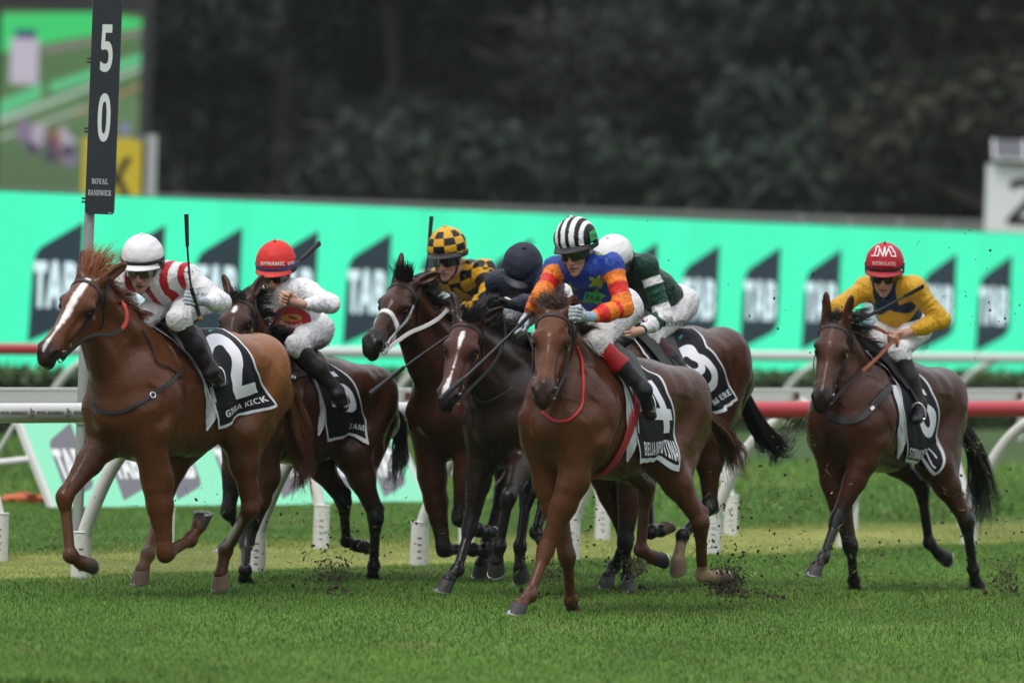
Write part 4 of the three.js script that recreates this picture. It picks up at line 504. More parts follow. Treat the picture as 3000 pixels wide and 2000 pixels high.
const bay = { body: [0.04, 0.0155, 0.0085], light: [0.064, 0.024, 0.012], muzzle: [0.014, 0.011, 0.011], muzzleFrom: 0.44, points: 1, leg: [0.012, 0.011, 0.011] };
makeHorse('A', { label: 'chestnut racehorse with a white blaze and reddish mane, leading at the left', withers: [425, 957], depth: 40.3, psi: 33.5, facing: 0.75, seed: 11, coat: chestnut, poll: [275, 800, 0], muzzle: [136, 1035, 0.05],
  blaze: [[0.06, 0.46, 0.03, 0.012, 0, 0.0], [0.46, 0.56, 0.01, 0.012, 0, 0.01]], ear: [-0.9, 0.12, 0.42], maneCol: [0.16, 0.045, 0.014], mane: { n: 130, len: 0.12, fly: [-0.8, 0.35, -0.2], droop: -0.35 }, forelock: { n: 90, len: 0.15, d: [-0.6, 0.75, 0.0], spread: 1.5, c: [0.26, 0.085, 0.028], bend: [-0.12, 0.02] },
  legs: { rf: { k: [187, 1455], f: [204, 1628], h: [250, 1656], swing: 0.08 }, lf: { k: [483, 1624], f: [556, 1583], h: [591, 1527], swing: -0.02 }, rh: { k: [468, 1500], f: [432, 1622], h: [410, 1685], swing: 0.12 }, lh: { k: [732, 1490], f: [660, 1614], h: [643, 1700], swing: 0.0 } },
  socks: { lf: { from: 2.9, c: [0.2, 0.1, 0.05] }, rf: { from: 1.25, to: 1.8, k: 0.3, c: [0.2, 0.12, 0.07] }, lh: { from: 1.15, to: 1.75, inner: 1, c: [0.6, 0.55, 0.5] }, rh: { from: 1.2, k: 0.35, c: [0.2, 0.12, 0.075] } }, hoof: { lh: [0.2, 0.12, 0.07], rh: [0.14, 0.085, 0.05], rf: [0.06, 0.04, 0.03], lf: [0.05, 0.035, 0.03] },
  tail: { pts: [[845, 1170, 0], [868, 1270, 0], [888, 1360, 0], [868, 1420, 0]], n: 300, w: 0.11, c: [0.13, 0.045, 0.018] } });
makeHorse('B', { label: 'dark bay racehorse with a small white star, behind the leading chestnut', withers: [800, 1012], size: 0.96, depth: 42.6, psi: 34, pitch: 5.5, seed: 23, coat: { ...bay, body: [0.036, 0.014, 0.008], light: [0.06, 0.023, 0.011], pointsFrom: 0.3 }, poll: [706, 862, 0], muzzle: [655, 1062, 0.05],
  blaze: [[0.13, 0.2, 0.017, 0.017]], ear: [-0.7, 0.4, 0.35], forelock: { n: 70, len: 0.12, d: [0.3, 0.6, 0.2] }, mane: { n: 180, len: 0.15, fly: [-0.5, 0.3, -0.6] },
  legs: { lf: { k: [722, 1588], f: [717, 1670], h: [716, 1702] }, rf: { k: [668, 1500], f: [705, 1560], h: [660, 1600] }, rh: { k: [1006, 1470], f: [1014, 1585], h: [1055, 1603], swing: 0.05 }, lh: { k: [1100, 1516], f: [1094, 1658], h: [1090, 1697] } },
  tail: { pts: [[1168, 1230, 0], [1172, 1320, 0], [1155, 1410, 0]], w: 0.07 } });
makeHorse('C', { label: 'bay racehorse wearing a white bridle and noseband, third from the left', withers: [1354, 995], depth: 43.4, psi: 33, facing: 0.55, seed: 31, coat: { ...bay, body: [0.036, 0.013, 0.0072], light: [0.062, 0.021, 0.0098], muzzleFrom: 0.43 }, poll: [1193, 815, 0], muzzle: [1087, 1010, 0.04],
  earR: [-0.75, 0.65, 0.05], earL: [-0.6, 0.2, 0.75], forelock: { n: 90, len: 0.14, d: [-0.3, 1, 0.1], spread: 0.9, bend: [0.02, -0.02] }, mane: { n: 160, len: 0.15, fly: [-0.5, 0.2, -0.7] },
  legs: { rf: { k: [1300, 1610], f: [1385, 1612], h: [1425, 1610], swing: 0.05 }, lf: { k: [1345, 1520], f: [1402, 1555], h: [1428, 1562] }, lh: { k: [1472, 1430], f: [1427, 1585], h: [1406, 1665] }, rh: { k: [1480, 1460], f: [1447, 1600], h: [1440, 1670] } },
  tail: { pts: [[1640, 1180, 0], [1660, 1260, 0], [1650, 1330, 0]] } });
makeHorse('D', { label: 'nearly black racehorse with a broken white stripe, in the middle of the pack', withers: [1522, 1012], depth: 41.8, psi: 30, facing: 0.8, seed: 41, coat: { ...bay, body: [0.017, 0.0092, 0.0072], light: [0.029, 0.0145, 0.010], head: [0.07, 0.022, 0.012], points: 1 }, poll: [1375, 925, 0], muzzle: [1308, 1165, 0.02],
  blaze: [[0.13, 0.26, 0.022, 0.006], [0.26, 0.42, 0.004, 0.004], [0.42, 0.56, 0.012, 0.02, 0, 0.01]], earL: [-0.6, 0.3, 0.75], earR: [-0.8, 0.3, 0.4], forelock: { n: 80, len: 0.14, d: [-0.2, 0.9, -0.4], spread: 0.8 }, mane: { n: 240, len: 0.2, fly: [-0.6, 0.6, -0.3] },
  legs: { rf: { k: [1377, 1545], f: [1340, 1668], h: [1303, 1712], swing: 0.05 }, lf: { k: [1490, 1455], f: [1463, 1600], h: [1452, 1660], swing: 0.05 }, rh: { k: [1545, 1440], f: [1523, 1600], h: [1523, 1680] }, lh: { k: [1600, 1450], f: [1570, 1560], h: [1600, 1600] } },
  tail: { pts: [[1800, 1180, 0], [1810, 1260, 0], [1800, 1330, 0]] } });
makeHorse('E', { label: 'chestnut bay racehorse with a red rein running head-on at the front', withers: [1710, 1005], depth: 40.0, psi: 31, facing: 0.95, pitch: 6, seed: 53, coat: { ...chestnut, body: [0.058, 0.0205, 0.0093], light: [0.097, 0.034, 0.0133], rump: [0.056, 0.024, 0.013], muzzle: [0.028, 0.017, 0.014], muzzleFrom: 0.45, points: 0 }, poll: [1628, 893, 0], muzzle: [1592, 1150, 0.0],
  ear: [-0.95, -0.3, 0.25], maneCol: [0.05, 0.02, 0.012], forelock: { n: 120, len: 0.13, d: [-0.5, 0.6, 0.3], spread: 1.2, bend: [-0.05, -0.04] }, mane: { n: 160, len: 0.14, fly: [-0.6, 0.3, -0.5] },
  legs: { lf: { k: [1598, 1615], f: [1552, 1743], h: [1514, 1783], swing: 0.06 }, rf: { k: [1662, 1630], f: [1672, 1758], h: [1680, 1798] }, rh: { k: [1893, 1425], f: [1877, 1612], h: [1925, 1640], swing: 0.08 }, lh: { k: [2052, 1530], f: [2058, 1685], h: [2108, 1694] } },
  socks: { lh: { from: 1.85, c: [0.35, 0.24, 0.15], k: 0.8 } }, hoof: { lh: [0.17, 0.11, 0.07] },
  tail: { pts: [[2110, 1250, 0], [2140, 1300, 0], [2160, 1380, 0]], c: [0.09, 0.03, 0.013], w: 0.1 } });
makeHorse('F', { label: 'bay racehorse mostly hidden, rump and flying black tail showing behind the chestnut bay', withers: [1818, 988], depth: 42.9, psi: 34, pitch: -6, seed: 61, coat: { ...bay, body: [0.045, 0.016, 0.008], light: [0.07, 0.025, 0.012] }, poll: [1668, 905, 0], muzzle: [1610, 1090, 0.0],
  mane: { n: 100, len: 0.12, fly: [-0.6, 0.1, -0.6] }, forelock: { n: 30, len: 0.08, d: [0.3, 0.5, 0] },
  legs: { rf: { k: [1836, 1575], f: [1800, 1658], h: [1774, 1704] }, lf: { k: [1832, 1590], f: [1838, 1690], h: [1842, 1726] }, lh: { k: [2080, 1480], f: [2000, 1568], h: [1984, 1655] }, rh: { k: [1895, 1430], f: [1905, 1560], h: [1945, 1552] } },
  socks: { lh: { from: 2.15, c: [0.3, 0.22, 0.16] } }, hoof: { lh: [0.18, 0.12, 0.08], rh: [0.14, 0.09, 0.05] },
  tail: { pts: [[2210, 1225, 0], [2250, 1290, 0], [2275, 1318, 0], [2305, 1290, 0]], w: 0.13 } });
makeHorse('G', { label: 'bay racehorse with black legs and an orange rein, running alone at the right', withers: [2525, 1035], depth: 43.6, psi: 29, facing: 0.8, pitch: 3.5, seed: 73, coat: { ...bay, body: [0.042, 0.015, 0.008], light: [0.068, 0.023, 0.011], head: [0.075, 0.03, 0.017] }, poll: [2452, 925, 0], muzzle: [2407, 1175, 0.0],
  ear: [-0.72, 0.68, 0.12], forelock: { n: 60, len: 0.1, d: [-0.2, 0.7, 0], spread: 0.9 }, mane: { n: 170, len: 0.17, fly: [-0.5, 0.1, -0.7] },
  legs: { lf: { k: [2452, 1525], f: [2413, 1632], h: [2386, 1668], swing: 0.06 }, rf: { k: [2493, 1600], f: [2502, 1700], h: [2505, 1731] }, rh: { k: [2700, 1425], f: [2723, 1590], h: [2762, 1632], swing: 0.06 }, lh: { k: [2832, 1525], f: [2852, 1666], h: [2860, 1711] } },
  tail: { pts: [[2862, 1330, 0], [2885, 1430, 0], [2890, 1530, 0]], w: 0.11 } });

// ---------- jockeys ----------
const SKIN = [0.52, 0.30, 0.22];
const CLOTHBUMP = noiseTex(256, (x, y) => 0.5 + 0.45 * fbm(x * 6, y * 6, 8, 4));
const CREASE = noiseTex(512, (x, y) => { const wx = 0.35 * fbm(x * 5, y * 5, 3, 3), r1 = 1 - Math.sqrt(Math.abs(noise(x * 9 + wx * 6, y * 5, 1 + wx * 2))), r2 = 1 - Math.sqrt(Math.abs(noise(x * 6 + 20, y * 14 + wx * 8, 5))); return 0.25 + 0.45 * r1 * r1 + 0.35 * r2 * r2 + 0.15 * fbm(x * 20, y * 20, 4, 3); });
const clothMat = (rough = 0.62, x = {}) => phys(0xffffff, rough, { vertexColors: true, bumpMap: CREASE, bumpScale: 0.011, sheen: 0.2, sheenRoughness: 0.5, specularIntensity: 0.55, ...x });
function fist(f, wrist, hand, grip, s = 1) {
  const d = hand.clone().sub(wrist).normalize(), g = grip.clone().addScaledVector(d, -grip.dot(d)).normalize(), o = V().crossVectors(d, g), c = hand;
  const q = (a, b, e) => c.clone().addScaledVector(d, a * s).addScaledVector(g, b * s).addScaledVector(o, e * s);
  f.cone(wrist, q(-0.02, 0, 0), 0.026 * s, 0.03 * s, 0.02).ell(q(0.0, 0, 0.006), [0.045 * s, 0.042 * s, 0.02 * s], 0.018, { basis: [d, g, o] });
  for (let i = 0; i < 4; i++) { const b = (1.5 - i) * 0.0205, l = [0.95, 1.04, 1, 0.84][i]; f.cone(q(0.03, b, 0.012), q(0.03 + 0.034 * l, b, 0.004), 0.0105 * s, 0.01 * s, 0.006).cone(q(0.03 + 0.034 * l, b, 0.004), q(0.045, b, -0.03 * l), 0.0098 * s, 0.009 * s, 0.005).cone(q(0.045, b, -0.03 * l), q(0.018, b, -0.03), 0.009 * s, 0.0082 * s, 0.005); }
  f.cone(q(-0.02, 0.03, -0.004), q(0.014, 0.045, -0.014), 0.0135 * s, 0.011 * s, 0.01).cone(q(0.014, 0.045, -0.014), q(0.043, 0.036, -0.02), 0.011 * s, 0.009 * s, 0.006);
}
const JOCKEYS = {};
function makeJockey(key, o) {
  const H0 = HORSES[o.horse ?? key], rig = H0.rig, g = thing('person', o.label, 'jockey', 'jockeys riding in the race', rig.pos, rig.yaw), k = o.k, sd = o.seed ?? 3;
  const toL = (w) => w.clone().transformDirection(rig.inv);
  const a = (n) => rig.at(k[n][0], k[n][1], k[n][2]);
  const H = a('H'), sL = a('sL'), sR = a('sR'), hip = a('hip'), mid = sL.clone().lerp(sR, 0.5);
  const lm = (n, par, len) => rig.limb(k[n][0], k[n][1], k[n][2], par, len, 0.35, 0.3);
  const mir = (p) => V(p.x, p.y, -p.z);
  const eL = lm('eL', sL, 0.28), wL = lm('wL', eL, 0.235), hL = lm('hL', wL, 0.085), eR = k.eR ? lm('eR', sR, 0.28) : mir(eL), wR = k.wR ? lm('wR', eR, 0.235) : mir(wL), hR = k.hR ? lm('hR', wR, 0.085) : wR.clone().addScaledVector(wR.clone().sub(eR).normalize(), 0.085);
  const tax = hip.clone().sub(mid).normalize(), lat = V(0, 0, 1).addScaledVector(tax, -tax.z).normalize(), hpL = hip.clone().addScaledVector(lat, -0.085), hpR = hip.clone().addScaledVector(lat, 0.085);
  const kL = lm('kL', hpL, 0.41), aL = lm('aL', kL, 0.37), tL = k.tL ? lm('tL', aL, 0.17) : aL.clone().add(V(0.13, -0.06, -0.02)), kR = k.kR ? lm('kR', hpR, 0.41) : mir(kL), aR = k.aR ? lm('aR', kR, 0.37) : kR.clone().add(V(aL.x - kL.x, aL.y - kL.y, kL.z - aL.z)), tR = aR.clone().add(V(tL.x - aL.x, tL.y - aL.y, aL.z - tL.z));
  const shAx = sR.clone().sub(sL).normalize(), front = V().crossVectors(tax, shAx).normalize(); if (front.dot(V(0.4, -1, 0)) < 0) front.negate();
  // head frame
  const [yw, pt, rl] = (o.face ?? [10, 15, 0]).map((x) => x * Math.PI / 180), fw = toL(V(-Math.sin(yw) * Math.cos(pt), -Math.sin(pt), Math.cos(yw) * Math.cos(pt))), up0 = toL(V(0, 1, 0)); let up = up0.addScaledVector(fw, -up0.dot(fw)).normalize(); up.applyAxisAngle(fw, rl); const sw = V().crossVectors(fw, up).normalize();
  const HSZ = o.headSize ?? 1.07, hd = (x, y, z = 0) => H.clone().addScaledVector(fw, x * HSZ).addScaledVector(up, y * HSZ).addScaledVector(sw, z * HSZ), hb = [fw, up, sw];
  const neck = mid.clone().lerp(hd(-0.03, -0.12), 0.18).addScaledVector(tax, 0.02);
  const jr = o.size ?? 1;

  // one body under the clothes: trunk, limbs, neck; head and hands finer
  const skinCol = o.skin ?? SKIN, b = new Field();
  b.cone(neck, hd(-0.03, -0.1), 0.055, 0.056, 0.03).cone(mid, hip, 0.1, 0.1, 0.05, { flat: 0.75, axis: front }).cone(sL, sR, 0.05, 0.05, 0.04);
  for (const [s, e, w] of [[sL, eL, wL], [sR, eR, wR]]) b.cone(s, e, 0.046, 0.036, 0.03).cone(e, w, 0.037, 0.025, 0.02);
  for (const [p, q, r, t] of [[hpL, kL, aL, tL], [hpR, kR, aR, tR]]) b.cone(p, q, 0.08, 0.05, 0.03).cone(q, r, 0.04, 0.022, 0.02);
  const hf = new Field(), he = (x, y, z, r, kk, cut) => hf.ell(hd(x, y, z), r.map((q) => q * HSZ), kk, { basis: hb, cut });
  he(0, -0.0, 0, [0.098, 0.095, 0.078], 0.02); he(0.035, -0.085, 0, [0.068, 0.09, 0.064], 0.03); he(0.05, -0.145, 0, [0.045, 0.042, 0.045], 0.03); he(0.083, -0.178, 0, [0.022, 0.018, 0.024], 0.02); he(0.02, -0.15, 0, [0.05, 0.03, 0.053], 0.03);
  hf.cone(hd(0.096, -0.06), hd(0.122, -0.108), 0.009, 0.013, 0.014).ell(hd(0.121, -0.112), 0.0145, 0.008);
  for (const s of [-1, 1]) { he(0.108, -0.114, 0.013 * s, [0.011, 0.009, 0.009], 0.008); he(0.077, -0.098, 0.04 * s, [0.024, 0.02, 0.022], 0.02); he(0.09, -0.06, 0.032 * s, [0.013, 0.013, 0.019], 0.012, true); he(0.078, -0.04, 0.03 * s, [0.022, 0.01, 0.026], 0.012); he(-0.012, -0.085, 0.071 * s, [0.02, 0.033, 0.01], 0.01); he(0.114, -0.121, 0.007 * s, [0.006, 0.004, 0.004], 0.003, true); }
  const op = o.mouth ?? 0.003;
  he(0.1, -0.137, 0, [0.014, 0.0065, 0.024], 0.01); he(0.098, -0.15 - op, 0, [0.014, 0.007, 0.021], 0.01); he(0.115, -0.1435 - op / 2, 0, [0.012, 0.0015 + op * 0.8, 0.02 + op], 0.003, true);
  hf.cone(hd(-0.03, -0.1), neck, 0.056, 0.055, 0.03);
  const hg = hf.skin(0.0042), fist1 = new Field(), fist2 = new Field();
  const grL = o.gripL ? toL(V(...o.gripL)) : V(0.3, 1, 0.25), grR = o.gripR ? toL(V(...o.gripR)) : V(0.3, 1, -0.25);
  fist(fist1, wL, hL, grL, 1.05); fist(fist2, wR, hR, grR, 1.05);
  const g1 = fist1.skin(0.004), g2 = fist2.skin(0.004), bg = b.skin(0.012);
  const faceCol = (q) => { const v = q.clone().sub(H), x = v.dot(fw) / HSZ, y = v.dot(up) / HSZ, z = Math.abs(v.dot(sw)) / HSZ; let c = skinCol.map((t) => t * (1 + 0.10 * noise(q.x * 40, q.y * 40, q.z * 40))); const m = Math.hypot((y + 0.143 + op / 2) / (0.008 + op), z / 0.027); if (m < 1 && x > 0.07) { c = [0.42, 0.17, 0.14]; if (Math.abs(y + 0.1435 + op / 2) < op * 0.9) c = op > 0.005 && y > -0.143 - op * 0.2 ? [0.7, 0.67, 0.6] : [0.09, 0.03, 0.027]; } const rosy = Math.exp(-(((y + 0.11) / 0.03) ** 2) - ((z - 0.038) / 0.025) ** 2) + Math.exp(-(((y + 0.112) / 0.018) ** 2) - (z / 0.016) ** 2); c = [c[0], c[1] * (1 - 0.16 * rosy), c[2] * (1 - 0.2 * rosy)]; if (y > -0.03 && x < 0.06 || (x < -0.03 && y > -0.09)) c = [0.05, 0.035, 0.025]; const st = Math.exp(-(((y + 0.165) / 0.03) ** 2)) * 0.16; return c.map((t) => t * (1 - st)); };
  paint(hg, faceCol); paint(bg, () => skinCol);
  const skinMat = phys(0xffffff, 0.48, { vertexColors: true, sheen: 0.1 }), bareL = !o.gloveL, bareR = !o.gloveR, bits = [hg, bg];
  for (const [gg, bare] of [[g1, bareL], [g2, bareR]]) if (bare) { paint(gg, (q) => skinCol.map((t) => t * (0.95 + 0.12 * noise(q.x * 60, q.y * 60, q.z * 60)))); bits.push(gg); }
  const nb = bits.map((x) => { const y = x.toNonIndexed(); return y; }), body = mergeGeometries(nb); mesh('body', body, skinMat, g);
  for (const [gg, bare, c] of [[g1, bareL, o.gloveL], [g2, bareR, o.gloveR]]) if (!bare) { paint(gg, (q) => c.map((t) => t * (0.9 + 0.2 * noise(q.x * 70, q.y * 70, q.z * 70)))); mesh('glove', planarUV(gg, 8), clothMat(0.7), g); }
  if (o.cuffL) mesh('wrist_band', planarUV(paint(new Field().cone(wL.clone().lerp(eL, 0.1), wL.clone().lerp(hL, 0.25), 0.033, 0.031, 0.01).skin(0.005), () => o.cuffL), 8), clothMat(0.7), g);
  // jersey
  const jf = new Field(), bel = mid.clone().lerp(hip, 0.55).addScaledVector(front, 0.01);
  jf.cone(mid.clone().addScaledVector(tax, 0.06), bel, 0.15, 0.145, 0.07, { flat: 0.82, axis: front }).cone(bel, hip.clone().addScaledVector(tax, -0.03), 0.14, 0.142, 0.07, { flat: 0.88, axis: front }).cone(sL, sR, 0.072, 0.072, 0.06).cone(mid, neck.clone().lerp(hd(-0.03, -0.12), 0.25), 0.085, 0.062, 0.04);
  for (const [s, e, w] of [[sL, eL, wL], [sR, eR, wR]]) jf.cone(s, e, 0.069, 0.055, 0.05).cone(e, e.clone().lerp(w, 0.55), 0.053, 0.052, 0.04).cone(e.clone().lerp(w, 0.5), e.clone().lerp(w, 0.86), 0.056, 0.038, 0.02);
  const jg = jf.skin(0.0065), info = (q) => {
    let best = { d: 9 }; for (const [n, s, e, w] of [['L', sL, eL, wL], ['R', sR, eR, wR]]) for (const [i, u, v] of [[0, s, e], [1, e, w]]) { const l2 = u.distanceToSquared(v), t = clamp(q.clone().sub(u).dot(v.clone().sub(u)) / l2), d = q.distanceTo(u.clone().lerp(v, t)) / (i ? 0.06 : 0.075); if (d < best.d) best = { d, arm: n, t: (i + t) / 2, u, v }; }
    const r = q.clone().sub(mid), al = r.dot(tax), s = r.dot(lat), fr = r.dot(front), trunk = Math.hypot(r.addScaledVector(tax, -al).length() / 0.155) + (al < -0.02 ? 0.25 : 0);
    const arm = best.t > 0.1 && (best.d < trunk || best.t > 0.6); const ar = q.clone().sub(best.u), ax = best.v.clone().sub(best.u).normalize(), ang = Math.atan2(ar.dot(front), ar.dot(V().crossVectors(ax, front)));
    return { arm: arm ? best.arm : '', t: best.t, ang, al, s, fr };
  };
  const fold = (q) => { const i = info(q), rg = (a) => 1 - 2 * Math.sqrt(Math.abs(a)), w = i.arm ? 0.005 * noise(q.x * 14 + sd, q.y * 18, q.z * 14) + 0.0045 * rg(noise(i.t * 17 + sd, i.ang * 1.1 + noise(q.x * 6, q.y * 6, q.z * 6), sd)) : 0.006 * noise(q.x * 8 + sd, q.y * 10, q.z * 10) + 0.0055 * rg(noise(i.s * 11 + i.al * 7 + sd, i.al * 8 - i.s * 3, i.fr * 6)); return w; };
  ripple(jg, fold); paint(jg, (q) => { const c = o.jersey(info(q), q); const m = o.mud ? sstep(0.62, 0.8, noise(q.x * 75, q.y * 75, q.z * 75) * 0.6 + 0.5 * noise(q.x * 9, q.y * 9 + sd, q.z * 9)) * o.mud : 0; return c.map((t, j) => lerp(t, [0.1, 0.07, 0.05][j], m)); });
  mesh('jersey', planarUV(jg, 2.6), clothMat(0.42), g);
  // breeches, boots
  const bf = new Field(), kn = (q, r) => q.clone().lerp(r, 0.16);
  bf.ell(hip, [0.13, 0.12, 0.155], 0.05).ell(hip.clone().add(V(-0.04, -0.01, 0)), [0.12, 0.125, 0.15], 0.05);
  for (const [p, q, r] of [[hpL, kL, aL], [hpR, kR, aR]]) bf.cone(p, q, 0.108, 0.07, 0.05).cone(q, kn(q, r), 0.067, 0.058, 0.03);
  const brg = bf.skin(0.0075); ripple(brg, (q) => 0.004 * noise(q.x * 12 + sd, q.y * 15, q.z * 12) + 0.0042 * (1 - 2 * Math.sqrt(Math.abs(noise(q.x * 16 + q.y * 9, q.y * 8 + sd, q.z * 14)))) + 0.002 * noise(q.x * 40, q.y * 22 + sd, q.z * 36)); paint(brg, (q) => { const m = sstep(0.66, 0.8, noise(q.x * 80, q.y * 80, q.z * 80 + sd) * 0.6 + 0.5 * noise(q.x * 10, q.y * 10 + sd, q.z * 10)) * (o.mud ?? 0); return [0.74, 0.74, 0.76].map((t) => lerp(t * (0.97 + 0.05 * noise(q.x * 7, q.y * 7, q.z * 7)), 0.09, m)); });
  mesh('breeches', planarUV(brg, 3), clothMat(0.6), g);
  for (const [q, r, t] of [[kL, aL, tL], [kR, aR, tR]]) {
    const ft = new Field(), dn = t.clone().sub(r).normalize(), heel = r.clone().addScaledVector(dn, -0.045).add(V(-0.01, -0.045, 0)), sole = V(0, -1, 0);
    ft.cone(kn(q, r).lerp(q, 0.35), r.clone().lerp(q, 0.5), 0.06, 0.057, 0.02).cone(r.clone().lerp(q, 0.5), r, 0.057, 0.042, 0.03).ell(r, 0.044, 0.03).cone(r.clone().addScaledVector(sole, 0.03), t, 0.038, 0.034, 0.03, { flat: 0.85, axis: sole }).ell(t, [0.045, 0.028, 0.04], 0.02).ell(heel, [0.034, 0.034, 0.033], 0.025);
    const fg = ft.skin(0.0065); ripple(fg, (p) => 0.0035 * noise(p.x * 22, p.y * 30, p.z * 22 + sd)); paint(fg, (p) => { const u = clamp(p.clone().sub(q).dot(r.clone().sub(q)) / q.distanceToSquared(r)); return o.boot ? o.boot(u, p) : [0.007, 0.007, 0.007]; });
    mesh('boot', planarUV(fg, 6), phys(0xffffff, 0.42, { vertexColors: true, bumpMap: CLOTHBUMP, bumpScale: 0.0025, specularIntensity: 0.7 }), g);
  }
  // helmet under a cloth cap, peak, goggles, strap
  const hr = [0.138, 0.126, 0.119], sg = new THREE.SphereGeometry(1, 128, 80, 0, Math.PI * 2, 0, Math.PI * 0.56), sp = sg.attributes.position, R = rng(sd), cols = new Float32Array(sp.count * 3);
  for (let i = 0; i < sp.count; i++) {
    const x = sp.getX(i), y = sp.getY(i), z = sp.getZ(i), low = sstep(0.15, -0.2, y), wr = 0.006 * noise(x * 3 + sd, y * 5, z * 3) * (0.3 + low) + 0.004 * noise(x * 9, y * 14 + sd, z * 9) * low;
    const c = o.cap(x, y, z); cols[i * 3] = c[0]; cols[i * 3 + 1] = c[1]; cols[i * 3 + 2] = c[2];
    const q = hd((hr[0] + wr) * x * (1 - 0.05 * low), hr[1] * y + wr + (x < 0 ? -0.02 * low : 0), (hr[2] + wr) * z * (1 - 0.04 * low)); sp.setXYZ(i, q.x, q.y, q.z);
  }
  sg.setAttribute('color', new THREE.BufferAttribute(cols, 3)); sg.computeVertexNormals();
  const cap = mesh('cap', planarUV(sg, 2.2), clothMat(o.capRough ?? 0.45, { bumpScale: 0.003 }), g); mesh('button', new THREE.SphereGeometry(0.011, 14, 10).translate(...hd(0, 0.128).toArray()), std(o.button ?? o.cap(0, 1, 0.01), 0.6), cap);
  { const n = 28, pos = [], idx = []; for (let j = 0; j <= 6; j++) for (let i = 0; i <= n; i++) { const an = lerp(-1.15, 1.15, i / n), e = j / 6, r = 1 + 0.34 * e * Math.pow(Math.cos(an * 1.3), 0.6), q = hd(hr[0] * 0.97 * Math.cos(an) * r, -0.014 - 0.022 * e * (o.peakDown ?? 1) - 0.012 * Math.sin(an) ** 2, hr[2] * 0.97 * Math.sin(an) * (1 + 0.1 * e)); pos.push([q, hd(hr[0] * 0.97 * Math.cos(an) * r, -0.019 - 0.022 * e * (o.peakDown ?? 1) - 0.012 * Math.sin(an) ** 2, hr[2] * 0.97 * Math.sin(an) * (1 + 0.1 * e))]); }
    const P = []; pos.forEach(([q]) => P.push(q.x, q.y, q.z)); const off = pos.length; pos.forEach(([, q]) => P.push(q.x, q.y, q.z)); for (let j = 0; j < 6; j++) for (let i = 0; i < n; i++) { const A = j * (n + 1) + i; idx.push(A, A + n + 1, A + 1, A + 1, A + n + 1, A + n + 2, off + A, off + A + 1, off + A + n + 1, off + A + 1, off + A + n + 2, off + A + n + 1); } for (let i = 0; i < n; i++) { const A = 6 * (n + 1) + i; idx.push(A, off + A, A + 1, A + 1, off + A, off + A + 1); }
    const pg = new THREE.BufferGeometry(); pg.setAttribute('position', new THREE.Float32BufferAttribute(P, 3)); pg.setIndex(idx); pg.computeVertexNormals(); mesh('peak', pg, std(o.peak ?? [0.012, 0.012, 0.013], 0.45), cap); }
  const band = (r0, y0, y1, a0, a1, th, x0 = 0, zf = 0.86, n = 24, dip = 0) => { const pos = [], idx = []; for (let i = 0; i <= n; i++) { const an = lerp(a0, a1, i / n), nose = dip * Math.exp(-((an / 0.16) ** 2)); for (const [y, r] of [[y0, r0], [y1 + nose, r0 * 0.985], [y1 + nose, r0 * 0.985 - th], [y0, r0 - th]]) { const q = hd(x0 + r * Math.cos(an), y, r * zf * Math.sin(an)); pos.push(q.x, q.y, q.z); } } for (let i = 0; i < n; i++) for (let j = 0; j < 4; j++) { const A = i * 4 + j, B = i * 4 + (j + 1) % 4; idx.push(A, B, A + 4, B, B + 4, A + 4); } const e = n * 4; idx.push(0, 1, 2, 0, 2, 3, e, e + 2, e + 1, e, e + 3, e + 2); const bgm = new THREE.BufferGeometry(); bgm.setAttribute('position', new THREE.Float32BufferAttribute(pos, 3)); bgm.setIndex(idx); const u = bgm.toNonIndexed(); u.computeVertexNormals(); return u; };
  mesh('goggles', band(0.117, -0.034, -0.1, -1.25, 1.25, 0.014, 0.006, 0.8, 30, 0.03), o.gogglesMat ?? phys([0.008, 0.008, 0.009], 0.12, { clearcoat: 1 }), g);
  mesh('goggle_strap', band(0.137, -0.03, -0.055, 0.9, Math.PI * 2 - 0.9, 0.006, 0.0, 0.9, 40), std([0.015, 0.015, 0.016], 0.7), g);
  if (o.capBand) mesh('cap_band', band(0.1435, 0.0, -0.018, -1.7, 1.7, 0.01, 0, 0.87, 40), std(o.capBand, 0.6), cap);
  for (const s of [-1, 1]) mesh('chin_strap', tube([hd(0.03, -0.02, 0.1 * s), hd(0.035, -0.08, 0.08 * s), hd(0.055, -0.15, 0.058 * s), hd(0.075, -0.2, 0.0)], 0.0065, 24, 6), std([0.013, 0.013, 0.013], 0.7), g);
  JOCKEYS[key] = { HSZ, g, rig, jf, bf, H, hd, fw, up, sw, mid, hip, tax, lat, front, hL, hR, wL, wR, kL, kR, aL, aR, tL, tR, sL, sR, eL, eR, grL, grR, hpL, hr, info };
  return JOCKEYS[key];
}
